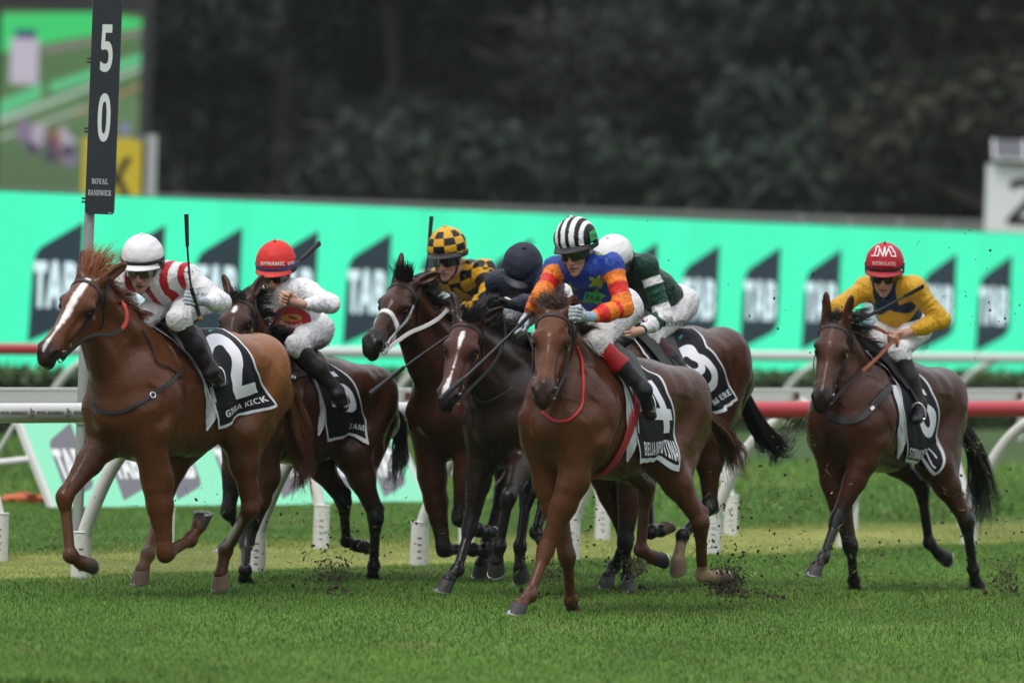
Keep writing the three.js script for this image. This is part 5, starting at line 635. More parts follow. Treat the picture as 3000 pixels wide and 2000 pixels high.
// print laid on a surface: flat cloth-thin patch with its own picture
function decal(parent, name, field, eye, c, w, h, tex, off = 0.003, opt = {}) {       // seen from the point `eye`, laid round the point c
  const dir = c.clone().sub(eye).normalize(), right = V().crossVectors(dir, opt.up ?? V(0, 1, 0)).normalize(); if (opt.turn) right.applyAxisAngle(dir, opt.turn); const up = V().crossVectors(right, dir);
  const geo = gridGeo(opt.n ?? 20, opt.m ?? 12, (u, v) => { const o = c.clone().addScaledVector(right, (u - 0.5) * w).addScaledVector(up, (0.5 - v) * h).addScaledVector(dir, -(opt.back ?? 0.2)); return field.march(o, dir, 0.5, off); });
  return mesh(name, geo, std(0xffffff, opt.rough ?? 0.6, { map: tex, transparent: true, alphaTest: 0.5 }), parent);
}
const ellField = (c, basis, r) => { const f = new Field(); f.ell(c, r, 0.001, { basis }); return f.ready(); };
function textTex(txt, w, h, font, col, bg) { return canvasTex(w, h, (g) => { g.clearRect(0, 0, w, h); if (bg) { g.fillStyle = bg; g.fillRect(0, 0, w, h); } g.fillStyle = col; g.font = font; g.textAlign = 'center'; g.textBaseline = 'middle'; txt.split('\n').forEach((l, i, a) => g.fillText(l, w / 2, h * (i + 0.5) / a.length)); }); }
const WHITE = [0.76, 0.76, 0.78], RED = [0.42, 0.012, 0.025], NAVY = [0.010, 0.013, 0.032], BLACK = [0.007, 0.007, 0.008], YEL = [0.62, 0.34, 0.02], AMBER = [0.66, 0.36, 0.025];
makeJockey('A', { label: 'jockey in white silks with red stripes and a white cap, whip raised', seed: 5, face: [12, 16, 0], mouth: 0.009, mud: 1, gloveL: [0.55, 0.6, 0.68], gloveR: [0.55, 0.6, 0.68], gripL: [-0.15, 1, 0.1],
  k: { H: [417, 750, 0.02], sL: [545, 805, -0.2], sR: [354, 818, 0.19], eL: [648, 886, -0.38], wL: [606, 885, -0.44], hL: [570, 877, -0.46], eR: [372, 878, 0.26], wR: [352, 915, 0.14], hip: [538, 868, 0], kL: [522, 935, -0.2], aL: [616, 1084, -0.32], tL: [648, 1126, -0.32], kR: [415, 940, 0.17] },
  jersey: (i) => i.arm ? (i.t < 0.16 && Math.abs(i.s) > 0.3 ? WHITE : WHITE) : ((i.s / 0.105 + 50.25) % 1 < 0.42 ? RED : WHITE),
  cap: (x, y, z) => WHITE, capBand: [0.012, 0.012, 0.013], peak: WHITE, button: [0.7, 0.7, 0.72], gogglesMat: phys([0.05, 0.022, 0.006], 0.1, { clearcoat: 1 }) });
makeJockey('B', { label: 'jockey in plain white silks with a red oval on the chest and a red cap', seed: 9, face: [14, 20, 0], mud: 0.35, gripL: [0.1, 1, 0.3],
  k: { H: [808, 765, 0.02], sL: [892, 850, -0.19], sR: [768, 862, 0.19], eL: [968, 890, -0.34], wL: [888, 891, -0.32], hL: [850, 878, -0.3], eR: [748, 930, 0.28], wR: [800, 915, 0.1], hip: [895, 965, 0], kL: [868, 1012, -0.18], aL: [988, 1148, -0.32], tL: [1002, 1192, -0.32] },
  jersey: () => WHITE, cap: () => [0.62, 0.03, 0.022], capRough: 0.55, peak: [0.62, 0.03, 0.022], capBand: [0.03, 0.06, 0.2] });
makeJockey('C', { label: 'jockey in black and yellow checked silks and checked cap, upright whip', seed: 14, face: [22, 12, 4], mud: 0.2, gripR: [0.1, 1, 0],
  k: { H: [1310, 724, 0.0], sL: [1416, 795, -0.19], sR: [1272, 820, 0.19], eL: [1436, 880, -0.3], wL: [1352, 905, -0.16], hL: [1318, 900, -0.14], eR: [1240, 890, 0.28], wR: [1236, 860, 0.12], hR: [1243, 838, 0.12], hip: [1447, 865, 0], kL: [1410, 965, -0.18], aL: [1500, 1100, -0.3] },
  jersey: (i) => { const n = i.arm ? Math.floor(i.t * 7) + Math.floor((i.ang + Math.PI) / (Math.PI / 2)) : Math.floor((i.al + 1) / 0.085) + Math.floor((i.s + 1) / 0.085) + (i.fr < 0 ? 1 : 0); return n % 2 ? YEL : BLACK; },
  cap: (x, y, z) => { const r = y > 0.86 ? 9 : Math.floor(y / 0.34 + 9.3), c = Math.floor((Math.atan2(z, x) + Math.PI) / (Math.PI / 5) + 0.5); return y > 0.86 ? AMBER : (r + c) % 2 ? AMBER : BLACK; }, button: AMBER });
makeJockey('D', { label: 'jockey in plain navy silks and navy cap, head bowed low', seed: 18, face: [8, 40, -8], gripL: [0.9, 0.25, 0.2], gloveL: BLACK, gloveR: BLACK,
  k: { H: [1531, 774, 0.0], sL: [1604, 812, -0.19], sR: [1462, 828, 0.19], eL: [1578, 884, -0.32], wL: [1496, 892, -0.2], hL: [1462, 886, -0.18], eR: [1440, 890, 0.28], wR: [1440, 912, 0.14], hip: [1612, 870, 0], kL: [1590, 985, -0.18], aL: [1700, 1120, -0.3] },
  jersey: () => NAVY, cap: () => [0.013, 0.017, 0.034], capRough: 0.6, peak: [0.013, 0.017, 0.034] });
const star = (x, y, r) => { const a = Math.atan2(y, x), d = Math.hypot(x, y), k = Math.PI / 5, m = ((a + 20 * Math.PI + Math.PI / 2) % (2 * k)) - k; return d < r * 0.42 * 1.0 / (Math.cos(k) * 0 + Math.abs(Math.cos(Math.PI / 5 * 2 - Math.abs(Math.abs(m) - 0)) ) * 0 + lerp(0.42, 1, Math.pow(Math.abs(m) / k, 1.6))); };
makeJockey('E', { mud: 0.25, label: 'jockey in blue starred silks with red and orange hooped sleeves, striped cap', seed: 21, face: [26, 16, 6], mouth: 0.006, gloveL: [0.5, 0.56, 0.62], gloveR: [0.6, 0.68, 0.78], cuffL: [0.32, 0.52, 0.72], gripR: [0.55, 0.85, -0.1],
  k: { H: [1686, 700, 0.02], sL: [1795, 780, -0.2], sR: [1632, 785, 0.19], eL: [1828, 900, -0.32], wL: [1732, 930, -0.28], hL: [1697, 922, -0.26], eR: [1588, 865, 0.26], wR: [1553, 915, 0.26], hR: [1533, 948, 0.26], hip: [1795, 900, 0], kL: [1748, 1000, -0.17], aL: [1888, 1142, -0.32], tL: [1904, 1216, -0.32], kR: [1690, 985, 0.15] },
  jersey: (i) => { if (i.arm) return i.t < 0.08 ? [0.016, 0.05, 0.3] : Math.floor(i.t * 7.2 + 0.35) % 2 ? [0.78, 0.2, 0.02] : [0.66, 0.025, 0.02]; const st = [[-0.02, -0.12, -1], [0.12, 0.1, -1], [0.02, -0.11, 1], [0.06, 0.1, 1], [0.13, -0.05, 1], [0.2, 0.04, -1], [0.16, -0.1, -1]]; for (const [a, s, f] of st) if (i.fr * f > 0 && star((i.s - s), (i.al - a), 0.062)) return [0.3, 0.46, 0.02]; return [0.016, 0.05, 0.3]; },
  cap: (x, y, z) => { const s = z / 0.42 + 0.5; return Math.abs(z) > 0.78 ? BLACK : (s - Math.floor(s)) < 0.46 ? BLACK : WHITE; }, button: WHITE, boot: (u) => u < 0.52 ? [0.42, 0.008, 0.012] : BLACK });
makeJockey('F', { label: 'jockey in dark green silks with white checked sleeves and white cap, half hidden', seed: 27, face: [30, 34, 0],
  k: { H: [1796, 748, 0.0], sL: [1895, 778, -0.19], sR: [1800, 800, 0.19], eL: [1945, 925, -0.32], wL: [1880, 968, -0.28], hL: [1846, 975, -0.26], eR: [1790, 900, 0.26], wR: [1790, 940, 0.2], hip: [1968, 888, 0], kL: [1905, 985, -0.18], aL: [2020, 1110, -0.32] },
  jersey: (i) => i.arm && i.t > 0.12 ? ((Math.floor(i.t * 5.2) + Math.floor((i.ang + Math.PI) / (Math.PI / 2) + 0.4)) % 2 ? WHITE : [0.008, 0.055, 0.03]) : [0.006, 0.04, 0.022], cap: () => WHITE, boot: (u) => u < 0.15 ? BLACK : u < 0.5 ? [0.06, 0.008, 0.012] : BLACK });
makeJockey('G', { label: 'jockey in yellow and navy silks and a red cap with a white emblem', seed: 33, face: [8, 17, 0], mud: 0.3, gripL: [0.3, 0.8, 0.5],
  k: { H: [2593, 770, 0.0], sL: [2680, 842, -0.19], sR: [2540, 845, 0.19], eL: [2758, 938, -0.34], wL: [2668, 972, -0.3], hL: [2632, 985, -0.28], eR: [2458, 900, 0.28], wR: [2510, 965, 0.15], hip: [2652, 955, 0], kL: [2636, 1026, -0.2], aL: [2696, 1183, -0.32], tL: [2686, 1230, -0.32], kR: [2555, 1012, 0.15] },
  jersey: (i) => i.arm ? YEL : (i.fr > 0 ? (Math.abs(i.s + 0.02) / 0.15 + Math.abs(i.al - 0.16) / 0.085 < 1 ? YEL : i.al < 0.05 && Math.abs(i.s) > 0.085 ? YEL : [0.012, 0.026, 0.07]) : i.al < 0.1 ? YEL : [0.012, 0.026, 0.07]),
  cap: () => [0.45, 0.008, 0.025], capBand: [0.03, 0.012, 0.014], peak: [0.4, 0.008, 0.022], button: [0.2, 0.02, 0.02] });
// ---------- cloths, saddles, bridles, reins, whips ----------
const local = (H, name, label, cat, group) => thing(name, label, cat, group, H.rig.pos, H.rig.yaw);
const LEATHER = std([0.014, 0.013, 0.013], 0.5, { bumpMap: CLOTHBUMP, bumpScale: 0.001 }), STEEL = std([0.6, 0.6, 0.62], 0.25, { metalness: 0.9 }), BRASS = std([0.6, 0.44, 0.18], 0.3, { metalness: 0.85 });
function drape(H, front, rear, off, nu, nv, wave = 0, sd = 1) {          // rows of (x, angle round the barrel) from the spine down the near side; returns the point at (u, v)
  const ya = 1.2 * H.S, conv = (a) => { if (a.length === 3) return [a[0] * H.S, a[1]]; const q = H.rig.cast(H.f, a[0], a[1]); return [q.x, Math.atan2(Math.abs(q.z), q.y - ya)]; };
  const F = front.map(conv), Rr = rear.map(conv), pick = (L, v) => { const t = v * (L.length - 1), i = Math.min(L.length - 2, Math.floor(t)), k = t - i; return [lerp(L[i][0], L[i + 1][0], k), lerp(L[i][1], L[i + 1][1], k)]; };
  return (side) => (u, v) => { const a = pick(F, v), b = pick(Rr, v), x = lerp(a[0], b[0], u), th = lerp(a[1], b[1], u), d = V(0, Math.cos(th), side * Math.sin(th)), o = V(x, ya, 0).addScaledVector(d, 0.75), q = H.f.march(o, d.clone().negate(), 0.75, off); return q.addScaledVector(d, wave * (0.3 + v) * (noise(u * 4 + sd, v * 3, sd) * 0.7 + 0.5 * noise(u * 9, v * 7 + sd, 3)) + wave * v * v * 0.5); };
}
function clothTex(num, name, o = {}) {
  return canvasTex(768, 1024, (g, W, Hh) => {
    g.fillStyle = '#15161a'; g.fillRect(0, 0, W, Hh); g.strokeStyle = '#d9dae0'; g.lineWidth = 26; g.strokeRect(10, -40, W - 20, Hh + 26);
    for (let i = 0; i < 60; i++) { g.fillStyle = `rgba(255,255,255,${0.006 * hash3(i, 3, 3)})`; g.fillRect(hash3(i, 1, 9) * W, 0, 30 * hash3(i, 2, 2), Hh); }
    const sx = o.sx ?? 1, put = (t, x, y, size, w, hgt, turn = 0, weight = 'bold') => { g.save(); g.translate(x * W, y * Hh); g.rotate(turn); g.transform(1, 0, o.shear ?? 0, 1, 0, 0); g.font = `${weight} ${size}px sans-serif`; const m = g.measureText(t).width; g.scale(w * W / m, hgt); g.fillStyle = '#e8e9f0'; g.textAlign = 'center'; g.textBaseline = 'middle'; g.fillText(t, 0, size * 0.04); g.restore(); };
    if (num) put(num, o.nx ?? 0.6, o.ny ?? 0.53, 300, o.nw ?? 0.5, o.nh ?? 2.0, o.nt ?? 0);
    if (name) put(name, o.tx ?? 0.6, o.ty ?? 0.89, 70, o.tw ?? 0.7, o.th ?? 1.2, o.tt ?? 0);
    g.fillStyle = '#2a8fd0'; g.beginPath(); g.arc(W * (o.bx ?? 0.75), Hh * 0.2, 16, 0, 7); g.fill(); g.fillStyle = '#35c083'; g.beginPath(); g.arc(W * (o.bx ?? 0.75) - 28, Hh * 0.205, 12, 0, 7); g.fill();
  });
}
const clothM = (t) => phys(0xffffff, 0.66, { map: t, bumpMap: CLOTHBUMP, bumpScale: 0.003, sheen: 0.2, sheenRoughness: 0.6, specularIntensity: 0.5 });
function saddlecloth(key, label, front, rear, tex, pad) {
  const H = HORSES[key], g = local(H, 'saddlecloth', label, 'saddlecloth', 'black saddlecloths on the racehorses'), at = drape(H, front, rear, 0.014, 0, 0, 0.016, key.charCodeAt(0)), mat = clothM(tex);
  for (const s of [-1, 1]) { const w = at(s); mesh('side_panel', gridGeo(26, 34, s < 0 ? w : (u, v) => w(1 - u, v)), mat, g); }
  if (pad) { const pa = drape(H, pad[0], pad[1], 0.008, 0, 0, 0.012, 3), pm = phys(0xffffff, 0.8, { vertexColors: true, bumpMap: CLOTHBUMP, bumpScale: 0.003 }); for (const s of [-1, 1]) { const pg = gridGeo(14, 20, pa(s)); paint(pg, (q) => { const k = sstep(0.1, 0.7, fbm(q.x * 14, q.y * 9, q.z * 9, 3) + 0.25); return [lerp(0.62, 0.36, k), lerp(0.64, 0.35, k), lerp(0.68, 0.35, k)]; }); mesh('pad', pg, pm, g); } }
  return g;
}
function saddle(key, label) {
  const H = HORSES[key], J = JOCKEYS[key], g = local(H, 'saddle', label, 'saddle', 'small black racing saddles'), f = drape(H, [[-0.06, 0, 0], [-0.1, 0.5, 0], [-0.16, 0.95, 0]], [[-0.46, 0, 0], [-0.4, 0.5, 0], [-0.34, 0.95, 0]], 0.034, 0, 0, 0);
  for (const s of [-1, 1]) mesh('flap', gridGeo(14, 14, f(s)), LEATHER, g);
  const seat = new Field(); seat.cone(H.T(-0.08, 1.655), H.T(-0.2, 1.635), 0.035, 0.03, 0.03).cone(H.T(-0.2, 1.635), H.T(-0.44, 1.65), 0.03, 0.035, 0.04).ell(H.T(-0.44, 1.665), [0.03, 0.028, 0.1], 0.04); mesh('seat', planarUV(seat.skin(0.008), 4), LEATHER, g);
  for (const [t, a, s] of [[J.tL, J.aL, -1], [J.tR, J.aR, 1]]) { const c = t.clone().lerp(a, 0.35), top = f(s)(0.45, 0.5), ir = c.clone().add(V(0, 0.085, 0)); mesh('stirrup_leather', strapGeo([top, top.clone().lerp(ir, 0.5), ir], [V(0, 0.2, s), V(0, 0, s), V(0, 0, s)].map((v) => v.normalize()), 0.022, 0.004), LEATHER, g); const fx = t.clone().sub(a).setY(0).normalize(), sd = V(-fx.z, 0, fx.x), P = []; for (let i = 0; i <= 14; i++) { const an = lerp(-0.25, Math.PI + 0.25, i / 14); P.push(c.clone().addScaledVector(sd, 0.052 * Math.cos(an)).add(V(0, 0.085 * Math.sin(an) - 0.01, 0))); } mesh('stirrup_iron', merge([tube(P, 0.006, 28, 6), tube([P[0], P[14]], 0.01, 4, 6)]), STEEL, g); }
}
const mirrored = (pts) => [...pts.map((p) => [p[0], p[1], -p[2]]), ...pts.slice(0, -1).reverse().map((p) => [p[0], p[1], p[2]])];
function onHead(H, pts, n, off = 0.002) { const c = curvePts(pts.map((p) => H.Hd(...p)), n), q = c.map((p) => H.f.settle(p, off, 14)); for (let k = 0; k < 2; k++) for (let i = 1; i < q.length - 1; i++) q[i] = q[i - 1].clone().add(q[i + 1]).multiplyScalar(0.25).addScaledVector(q[i], 0.5); return [q, q.map((p) => H.f.normal(p))]; }
function bridle(key, label, o = {}) {
  const H = HORSES[key], g = local(H, 'bridle', label, 'bridle', 'bridles on the racehorses'), m = o.mat ?? LEATHER, w = o.w ?? 0.02, S = (name, pts, n, ww = w, mm = m, th = 0.0045) => { const [p, nn] = onHead(H, pts, n); return mesh(name, strapGeo(p, nn, ww, th), mm, g); };
  S('browband', mirrored([[0.115, -0.09, 0.1], [0.1, -0.04, 0.095], [0.085, 0.01, 0.05], [0.085, 0.02, 0]]), 40, o.bw ?? 0.024, o.browMat ?? LEATHER);
  S('headpiece', mirrored([[0.13, -0.1, 0.1], [0.06, -0.05, 0.1], [-0.015, 0.0, 0.05], [-0.02, 0.02, 0]]), 36, 0.022, LEATHER);
  for (const s of [-1, 1]) {
    S('cheekpiece', [[0.12, -0.095, 0.1 * s], [0.22, -0.125, 0.1 * s], [0.34, -0.14, 0.08 * s], [0.465, -0.14, 0.06 * s]], 30);
    S('throatlash', [[0.06, -0.05, 0.1 * s], [0.1, -0.15, 0.09 * s], [0.12, -0.25, 0.06 * s], [0.12, -0.3, 0.0]], 24, 0.012, LEATHER);
    const r = mesh('bit_ring', new THREE.TorusGeometry(0.038, 0.0042, 8, 28), STEEL, g), c = H.f.settle(H.Hd(0.485, -0.14, 0.06 * s), 0.006); r.position.copy(c); r.quaternion.setFromRotationMatrix(new THREE.Matrix4().makeBasis(H.A2, H.B, H.side)); r.rotateY(0.25 * s);
    for (const u of [0.19, 0.4]) { const b = mesh('buckle', new THREE.TorusGeometry(0.011, 0.0028, 6, 14), BRASS, g), q = H.f.settle(H.Hd(u, u < 0.3 ? -0.118 : -0.142, 0.09 * s), 0.008), n = H.f.normal(q); b.position.copy(q); b.quaternion.setFromUnitVectors(V(0, 0, 1), n); }
  }
  if (o.nose) S('noseband', mirrored([[o.nose + 0.06, -0.19, 0.01], [o.nose + 0.02, -0.14, 0.09], [o.nose - 0.01, -0.05, 0.07], [o.nose - 0.02, -0.01, 0]]), 44, o.noseW ?? 0.03, m, 0.008);
  if (o.nose) for (const s of [-1, 1]) S('noseband_strap', [[o.nose + 0.02, -0.13, 0.085 * s], [o.nose + 0.09, -0.135, 0.075 * s], [0.475, -0.14, 0.065 * s]], 14, 0.03, m, 0.007);
  S('curb_strap', mirrored([[0.48, -0.14, 0.06], [0.47, -0.18, 0.045], [0.465, -0.21, 0]]), 20, 0.014, m);
  for (const [side, pts, spans] of o.reins ?? []) {
    const p0 = H.f.settle(H.Hd(0.5, -0.15, 0.06 * side), 0.012), P = [p0, ...pts.map((a) => (a.isVector3 ? a : H.rig.at(...a)))], c = new THREE.CatmullRomCurve3(P, false, 'centripetal'), N = 60;
    for (const [t0, t1, mm, ww] of spans) { const q = []; for (let i = 0; i <= N; i++) q.push(c.getPoint(lerp(t0, t1, i / N))); const nn = q.map((p, i) => { const t = q[Math.min(N, i + 1)].clone().sub(q[Math.max(0, i - 1)]).normalize(); return V(0.25, 0.15, side < 0 ? -1 : 1).addScaledVector(t, 0).cross(t).cross(t).negate().normalize(); }); mesh('rein', strapGeo(q, nn, ww ?? 0.018, 0.005), mm, g); }
  }
  return g;
}
function bodyStrap(key, g, name, px, w, m, off = 0.006, n = 50, th = 0.006) { const H = HORSES[key], P = px.map((a) => (a.isVector3 ? H.f.settle(a, off) : H.rig.cast(H.f, a[0], a[1], off))), c = curvePts(P, n).map((q) => H.f.settle(q, off, 8)); return mesh(name, strapGeo(c, c.map((q) => H.f.normal(q)), w, th), m, g); }
function ringStrap(key, g, name, x0, x1, t0, t1, w, m, off = 0.02) { const H = HORSES[key], P = []; for (let i = 0; i <= 50; i++) { const k = i / 50, th = lerp(t0, t1, k), d = V(0, Math.cos(th), -Math.sin(th)), o = V(lerp(x0, x1, Math.min(1, k * 2)) * H.S, 1.2 * H.S, 0).addScaledVector(d, 0.75); P.push(H.f.march(o, d.clone().negate(), 0.75, off)); } return mesh(name, strapGeo(P, P.map((q) => V(0, q.y - 1.2 * H.S, q.z).normalize()), w, 0.008), m, g); }
function whip(key, label, o) {
  const J = JOCKEYS[key], rig = J.rig, g = thing('whip', label, 'whip', 'riding whips', rig.pos, rig.yaw), P = o.pts.map((a) => rig.at(...a)), [h0, h1, f0, f1] = P, blk = std([0.010, 0.010, 0.011], 0.42);
  mesh('shaft', tube([h0, h1, f0, f0.clone().lerp(f1, 0.4)], o.r ?? 0.0065, 20, 8), blk, g);
  mesh('handle', tube([h0, h0.clone().lerp(h1, 0.5), h1], 0.0125, 10, 10), std([0.014, 0.014, 0.014], 0.7), g);
  const d = h1.clone().sub(h0).normalize(), e = mesh('handle_end', new THREE.SphereGeometry(0.017, 14, 10).scale(1, 1.5, 1), o.endMat ?? std([0.02, 0.018, 0.016], 0.6), g); e.position.copy(h0); e.quaternion.setFromUnitVectors(V(0, 1, 0), d);
  const t = f1.clone().sub(f0).normalize(), fl = mesh('flap', new THREE.CylinderGeometry(0.019, 0.015, f1.distanceTo(f0), 14).scale(1, 1, 0.55), blk, g); fl.position.copy(f0).lerp(f1, 0.5); fl.quaternion.setFromUnitVectors(V(0, 1, 0), t);
}
const J = JOCKEYS, ORANGE = std([0.5, 0.045, 0.02], 0.55), REDL = std([0.48, 0.012, 0.014], 0.5), WHITEL = std([0.72, 0.72, 0.71], 0.5), TAN = std([0.33, 0.09, 0.035], 0.5);
saddlecloth('A', 'black saddlecloth with a white 2 and GIGA KICK, on the leading chestnut', [[440, 957], [500, 1003], [548, 1052], [590, 1115], [618, 1190], [634, 1254]], [[575, 952], [652, 968], [706, 1010], [745, 1080], [775, 1140], [801, 1188]], clothTex('2', 'GIGA KICK', { nx: 0.66, ny: 0.5, nw: 0.5, nh: 2.7, tw: 0.78, tx: 0.54 }), [[[548, 1052], [590, 1120], [600, 1200], [598, 1255]], [[570, 1052], [628, 1150], [647, 1200], [600, 1256]]]);
saddlecloth('B', 'black saddlecloth with a creased white 5, on the dark bay behind the leader', [[830, 1020], [865, 1056], [905, 1105], [935, 1165], [945, 1225], [950, 1284]], [[920, 1052], [965, 1073], [1012, 1105], [1050, 1165], [1066, 1225], [1069, 1290]], clothTex('5', 'I AM', { nx: 0.68, ny: 0.5, nw: 0.5, tx: 0.82, tw: 0.3 }), [[[905, 1105], [930, 1160], [932, 1220], [925, 1270]], [[925, 1110], [955, 1165], [957, 1225], [930, 1270]]]);
saddlecloth('C', 'black saddlecloth under the jockey in black and yellow checks', [[-0.08, 0, 0], [-0.14, 0.6, 0], [-0.2, 1.2, 0], [-0.24, 1.8, 0]], [[-0.6, 0, 0], [-0.68, 0.6, 0], [-0.72, 1.2, 0], [-0.74, 1.7, 0]], clothTex('', ''));
saddlecloth('D', 'black saddlecloth on the nearly black horse, under the navy jockey', [[-0.08, 0, 0], [-0.14, 0.6, 0], [-0.2, 1.2, 0], [-0.24, 1.8, 0]], [[-0.6, 0, 0], [-0.68, 0.6, 0], [-0.72, 1.2, 0], [-0.74, 1.7, 0]], clothTex('', ''));
saddlecloth('E', 'black saddlecloth with a white 4 and BELLA NIPOTINA, on the front chestnut bay', [[1705, 1003], [1745, 1040], [1788, 1078], [1826, 1140], [1852, 1250], [1866, 1346]], [[1810, 1040], [1875, 1078], [1925, 1106], [1952, 1155], [1972, 1250], [1987, 1378]], clothTex('4', 'BELLA NIPOTINA', { nx: 0.66, ny: 0.62, nw: 0.58, nh: 1.9, ty: 0.92, tx: 0.55, tw: 0.82, th: 1.5 }), [[[1815, 1110], [1830, 1190], [1832, 1270], [1830, 1345]], [[1835, 1110], [1865, 1180], [1878, 1270], [1836, 1345]]]);
saddlecloth('F', 'black saddlecloth with a white 9 and letters NG, on the half hidden bay', [[1830, 985], [1880, 1040], [1930, 1090], [1985, 1140], [2025, 1190], [2060, 1225]], [[1960, 958], [2030, 966], [2066, 1020], [2104, 1060], [2126, 1120], [2151, 1172]], clothTex('9', 'NG ERE', { nx: 0.66, ny: 0.5, nw: 0.46, nh: 2.4, tx: 0.7, tw: 0.5 }));
saddlecloth('G', 'black saddlecloth with a partly hidden white number, on the bay at the right', [[2532, 1040], [2575, 1070], [2618, 1120], [2640, 1190], [2648, 1270], [2650, 1348]], [[2650, 1072], [2700, 1110], [2728, 1155], [2744, 1215], [2742, 1290], [2732, 1386]], clothTex('6', 'STIMAGNETIC', { nx: 0.66, ny: 0.55, nw: 0.55, tx: 0.5, tw: 0.86, ty: 0.92, th: 1.5 }), [[[2610, 1130], [2628, 1200], [2628, 1270], [2625, 1335]], [[2630, 1130], [2648, 1200], [2655, 1285], [2628, 1338]]]);
for (const [k, l] of [['A', 'small black saddle on the leading chestnut'], ['B', 'small black saddle on the dark bay behind the leader'], ['C', 'small black saddle under the checked jockey'], ['D', 'small black saddle under the navy jockey'], ['E', 'small black saddle on the front chestnut bay'], ['F', 'small black saddle under the dark green jockey'], ['G', 'small black saddle on the bay running alone']]) saddle(k, l);
bridle('A', 'black bridle with an orange rein on the chestnut with the blaze', { reins: [[-1, [[262, 985, -0.12], [335, 977, -0.17], [368, 945, -0.18], [370, 915, -0.17], [360, 888, -0.14], J.A.hR], [[0, 0.42, LEATHER, 0.02], [0.42, 1, ORANGE, 0.024]]], [1, [HORSES.A.Hd(0.3, -0.26, 0.085), HORSES.A.Hd(0.12, -0.24, 0.1), J.A.hR], [[0, 1, LEATHER, 0.02]]]] });
bridle('B', 'dark bridle on the bay with the small star', { reins: [[-1, [[759, 996, -0.12], [800, 945, -0.16], J.B.hL], [[0, 1, LEATHER, 0.02]]], [1, [HORSES.B.Hd(0.3, -0.26, 0.085), HORSES.B.Hd(0.12, -0.24, 0.1), J.B.hR], [[0, 1, LEATHER]]]] });
bridle('C', 'white bridle with a broad noseband on the third horse', { mat: WHITEL, w: 0.026, bw: 0.03, nose: 0.33, noseW: 0.036, reins: [[-1, [[1200, 975, -0.1], [1242, 957, -0.13], [1278, 937, -0.13], J.C.hL], [[0, 1, WHITEL, 0.026]]], [1, [HORSES.C.Hd(0.3, -0.26, 0.085), HORSES.C.Hd(0.12, -0.24, 0.1), J.C.hR], [[0, 1, WHITEL]]]] });
bridle('D', 'black bridle on the nearly black horse with the broken stripe', { reins: [[-1, [[1385, 1130, -0.1], [1450, 1060, -0.15], [1480, 980, -0.17], J.D.hL], [[0, 1, LEATHER, 0.02]]], [1, [HORSES.D.Hd(0.3, -0.26, 0.085), HORSES.D.Hd(0.12, -0.24, 0.1), J.D.hR], [[0, 1, LEATHER]]]] });
bridle('E', 'black bridle on the head-on chestnut bay', { reins: [[-1, [[1668, 1060, -0.12], [1685, 985, -0.16], J.E.hL], [[0, 1, LEATHER, 0.02]]], [1, [HORSES.E.Hd(0.3, -0.26, 0.085), HORSES.E.Hd(0.12, -0.24, 0.1), J.E.hR], [[0, 1, LEATHER]]]] });
bridle('F', 'black bridle on the half hidden bay', { reins: [[-1, [HORSES.F.Hd(0.2, -0.25, -0.16), J.F.hL], [[0, 1, LEATHER]]]] });
bridle('G', 'black bridle with an orange brown rein on the bay at the right', { reins: [[-1, [[2500, 1112, -0.12], [2555, 1063, -0.16], J.G.hL], [[0, 0.5, LEATHER, 0.022], [0.5, 1, TAN, 0.024]]], [1, [HORSES.G.Hd(0.3, -0.26, 0.085), HORSES.G.Hd(0.12, -0.24, 0.1), [2548, 957, 0.05], [2600, 975, -0.1], J.G.hL], [[0, 0.55, LEATHER], [0.55, 1, TAN, 0.026]]]] });
{
  const loop = J.G.hL, lg = bridleLoop('G', loop, TAN); function bridleLoop(k, c, m) { const g = scene.children.filter((o) => o.name.startsWith('bridle')).pop(), P = []; for (let i = 0; i <= 20; i++) { const a = i / 20 * 6.283; P.push(c.clone().add(V(0.02 + 0.05 * Math.cos(a), -0.03 + 0.055 * Math.sin(a), -0.03 * Math.cos(a)))); } return mesh('rein_end', strapGeo(P, P.map((p) => p.clone().sub(c).normalize()), 0.018, 0.004), m, g); }
}
// breastplates and girths
const bp = (k, label, cat = 'breastplate') => local(HORSES[k], cat === 'girth' ? 'girth' : 'breastplate', label, cat, 'straps round the horses\' chests');
{ const g = bp('A', 'thin black breastplate strap across the chest of the leading chestnut'); bodyStrap('A', g, 'strap', [[262, 1180], [300, 1205], [350, 1207], [400, 1185], [440, 1160], [500, 1118], [540, 1075]], 0.024, LEATHER); bodyStrap('A', g, 'neck_strap', [[416, 965], [445, 1020], [463, 1062], [500, 1078], [535, 1110]], 0.012, LEATHER); const b = mesh('buckle', new THREE.TorusGeometry(0.017, 0.005, 6, 16), STEEL, g), q = HORSES.A.rig.cast(HORSES.A.f, 447, 1157, 0.014); b.position.copy(q); b.quaternion.setFromUnitVectors(V(0, 0, 1), HORSES.A.f.normal(q)); }
{ const g = bp('B', 'black breastplate strap with a steel buckle on the dark bay'); bodyStrap('B', g, 'strap', [[790, 1140], [830, 1120], [860, 1103], [893, 1095]], 0.035, LEATHER); const b = mesh('buckle', new THREE.TorusGeometry(0.018, 0.005, 6, 4), STEEL, g), q = HORSES.B.rig.cast(HORSES.B.f, 860, 1104, 0.014); b.position.copy(q); b.quaternion.setFromUnitVectors(V(0, 0, 1), HORSES.B.f.normal(q)); }
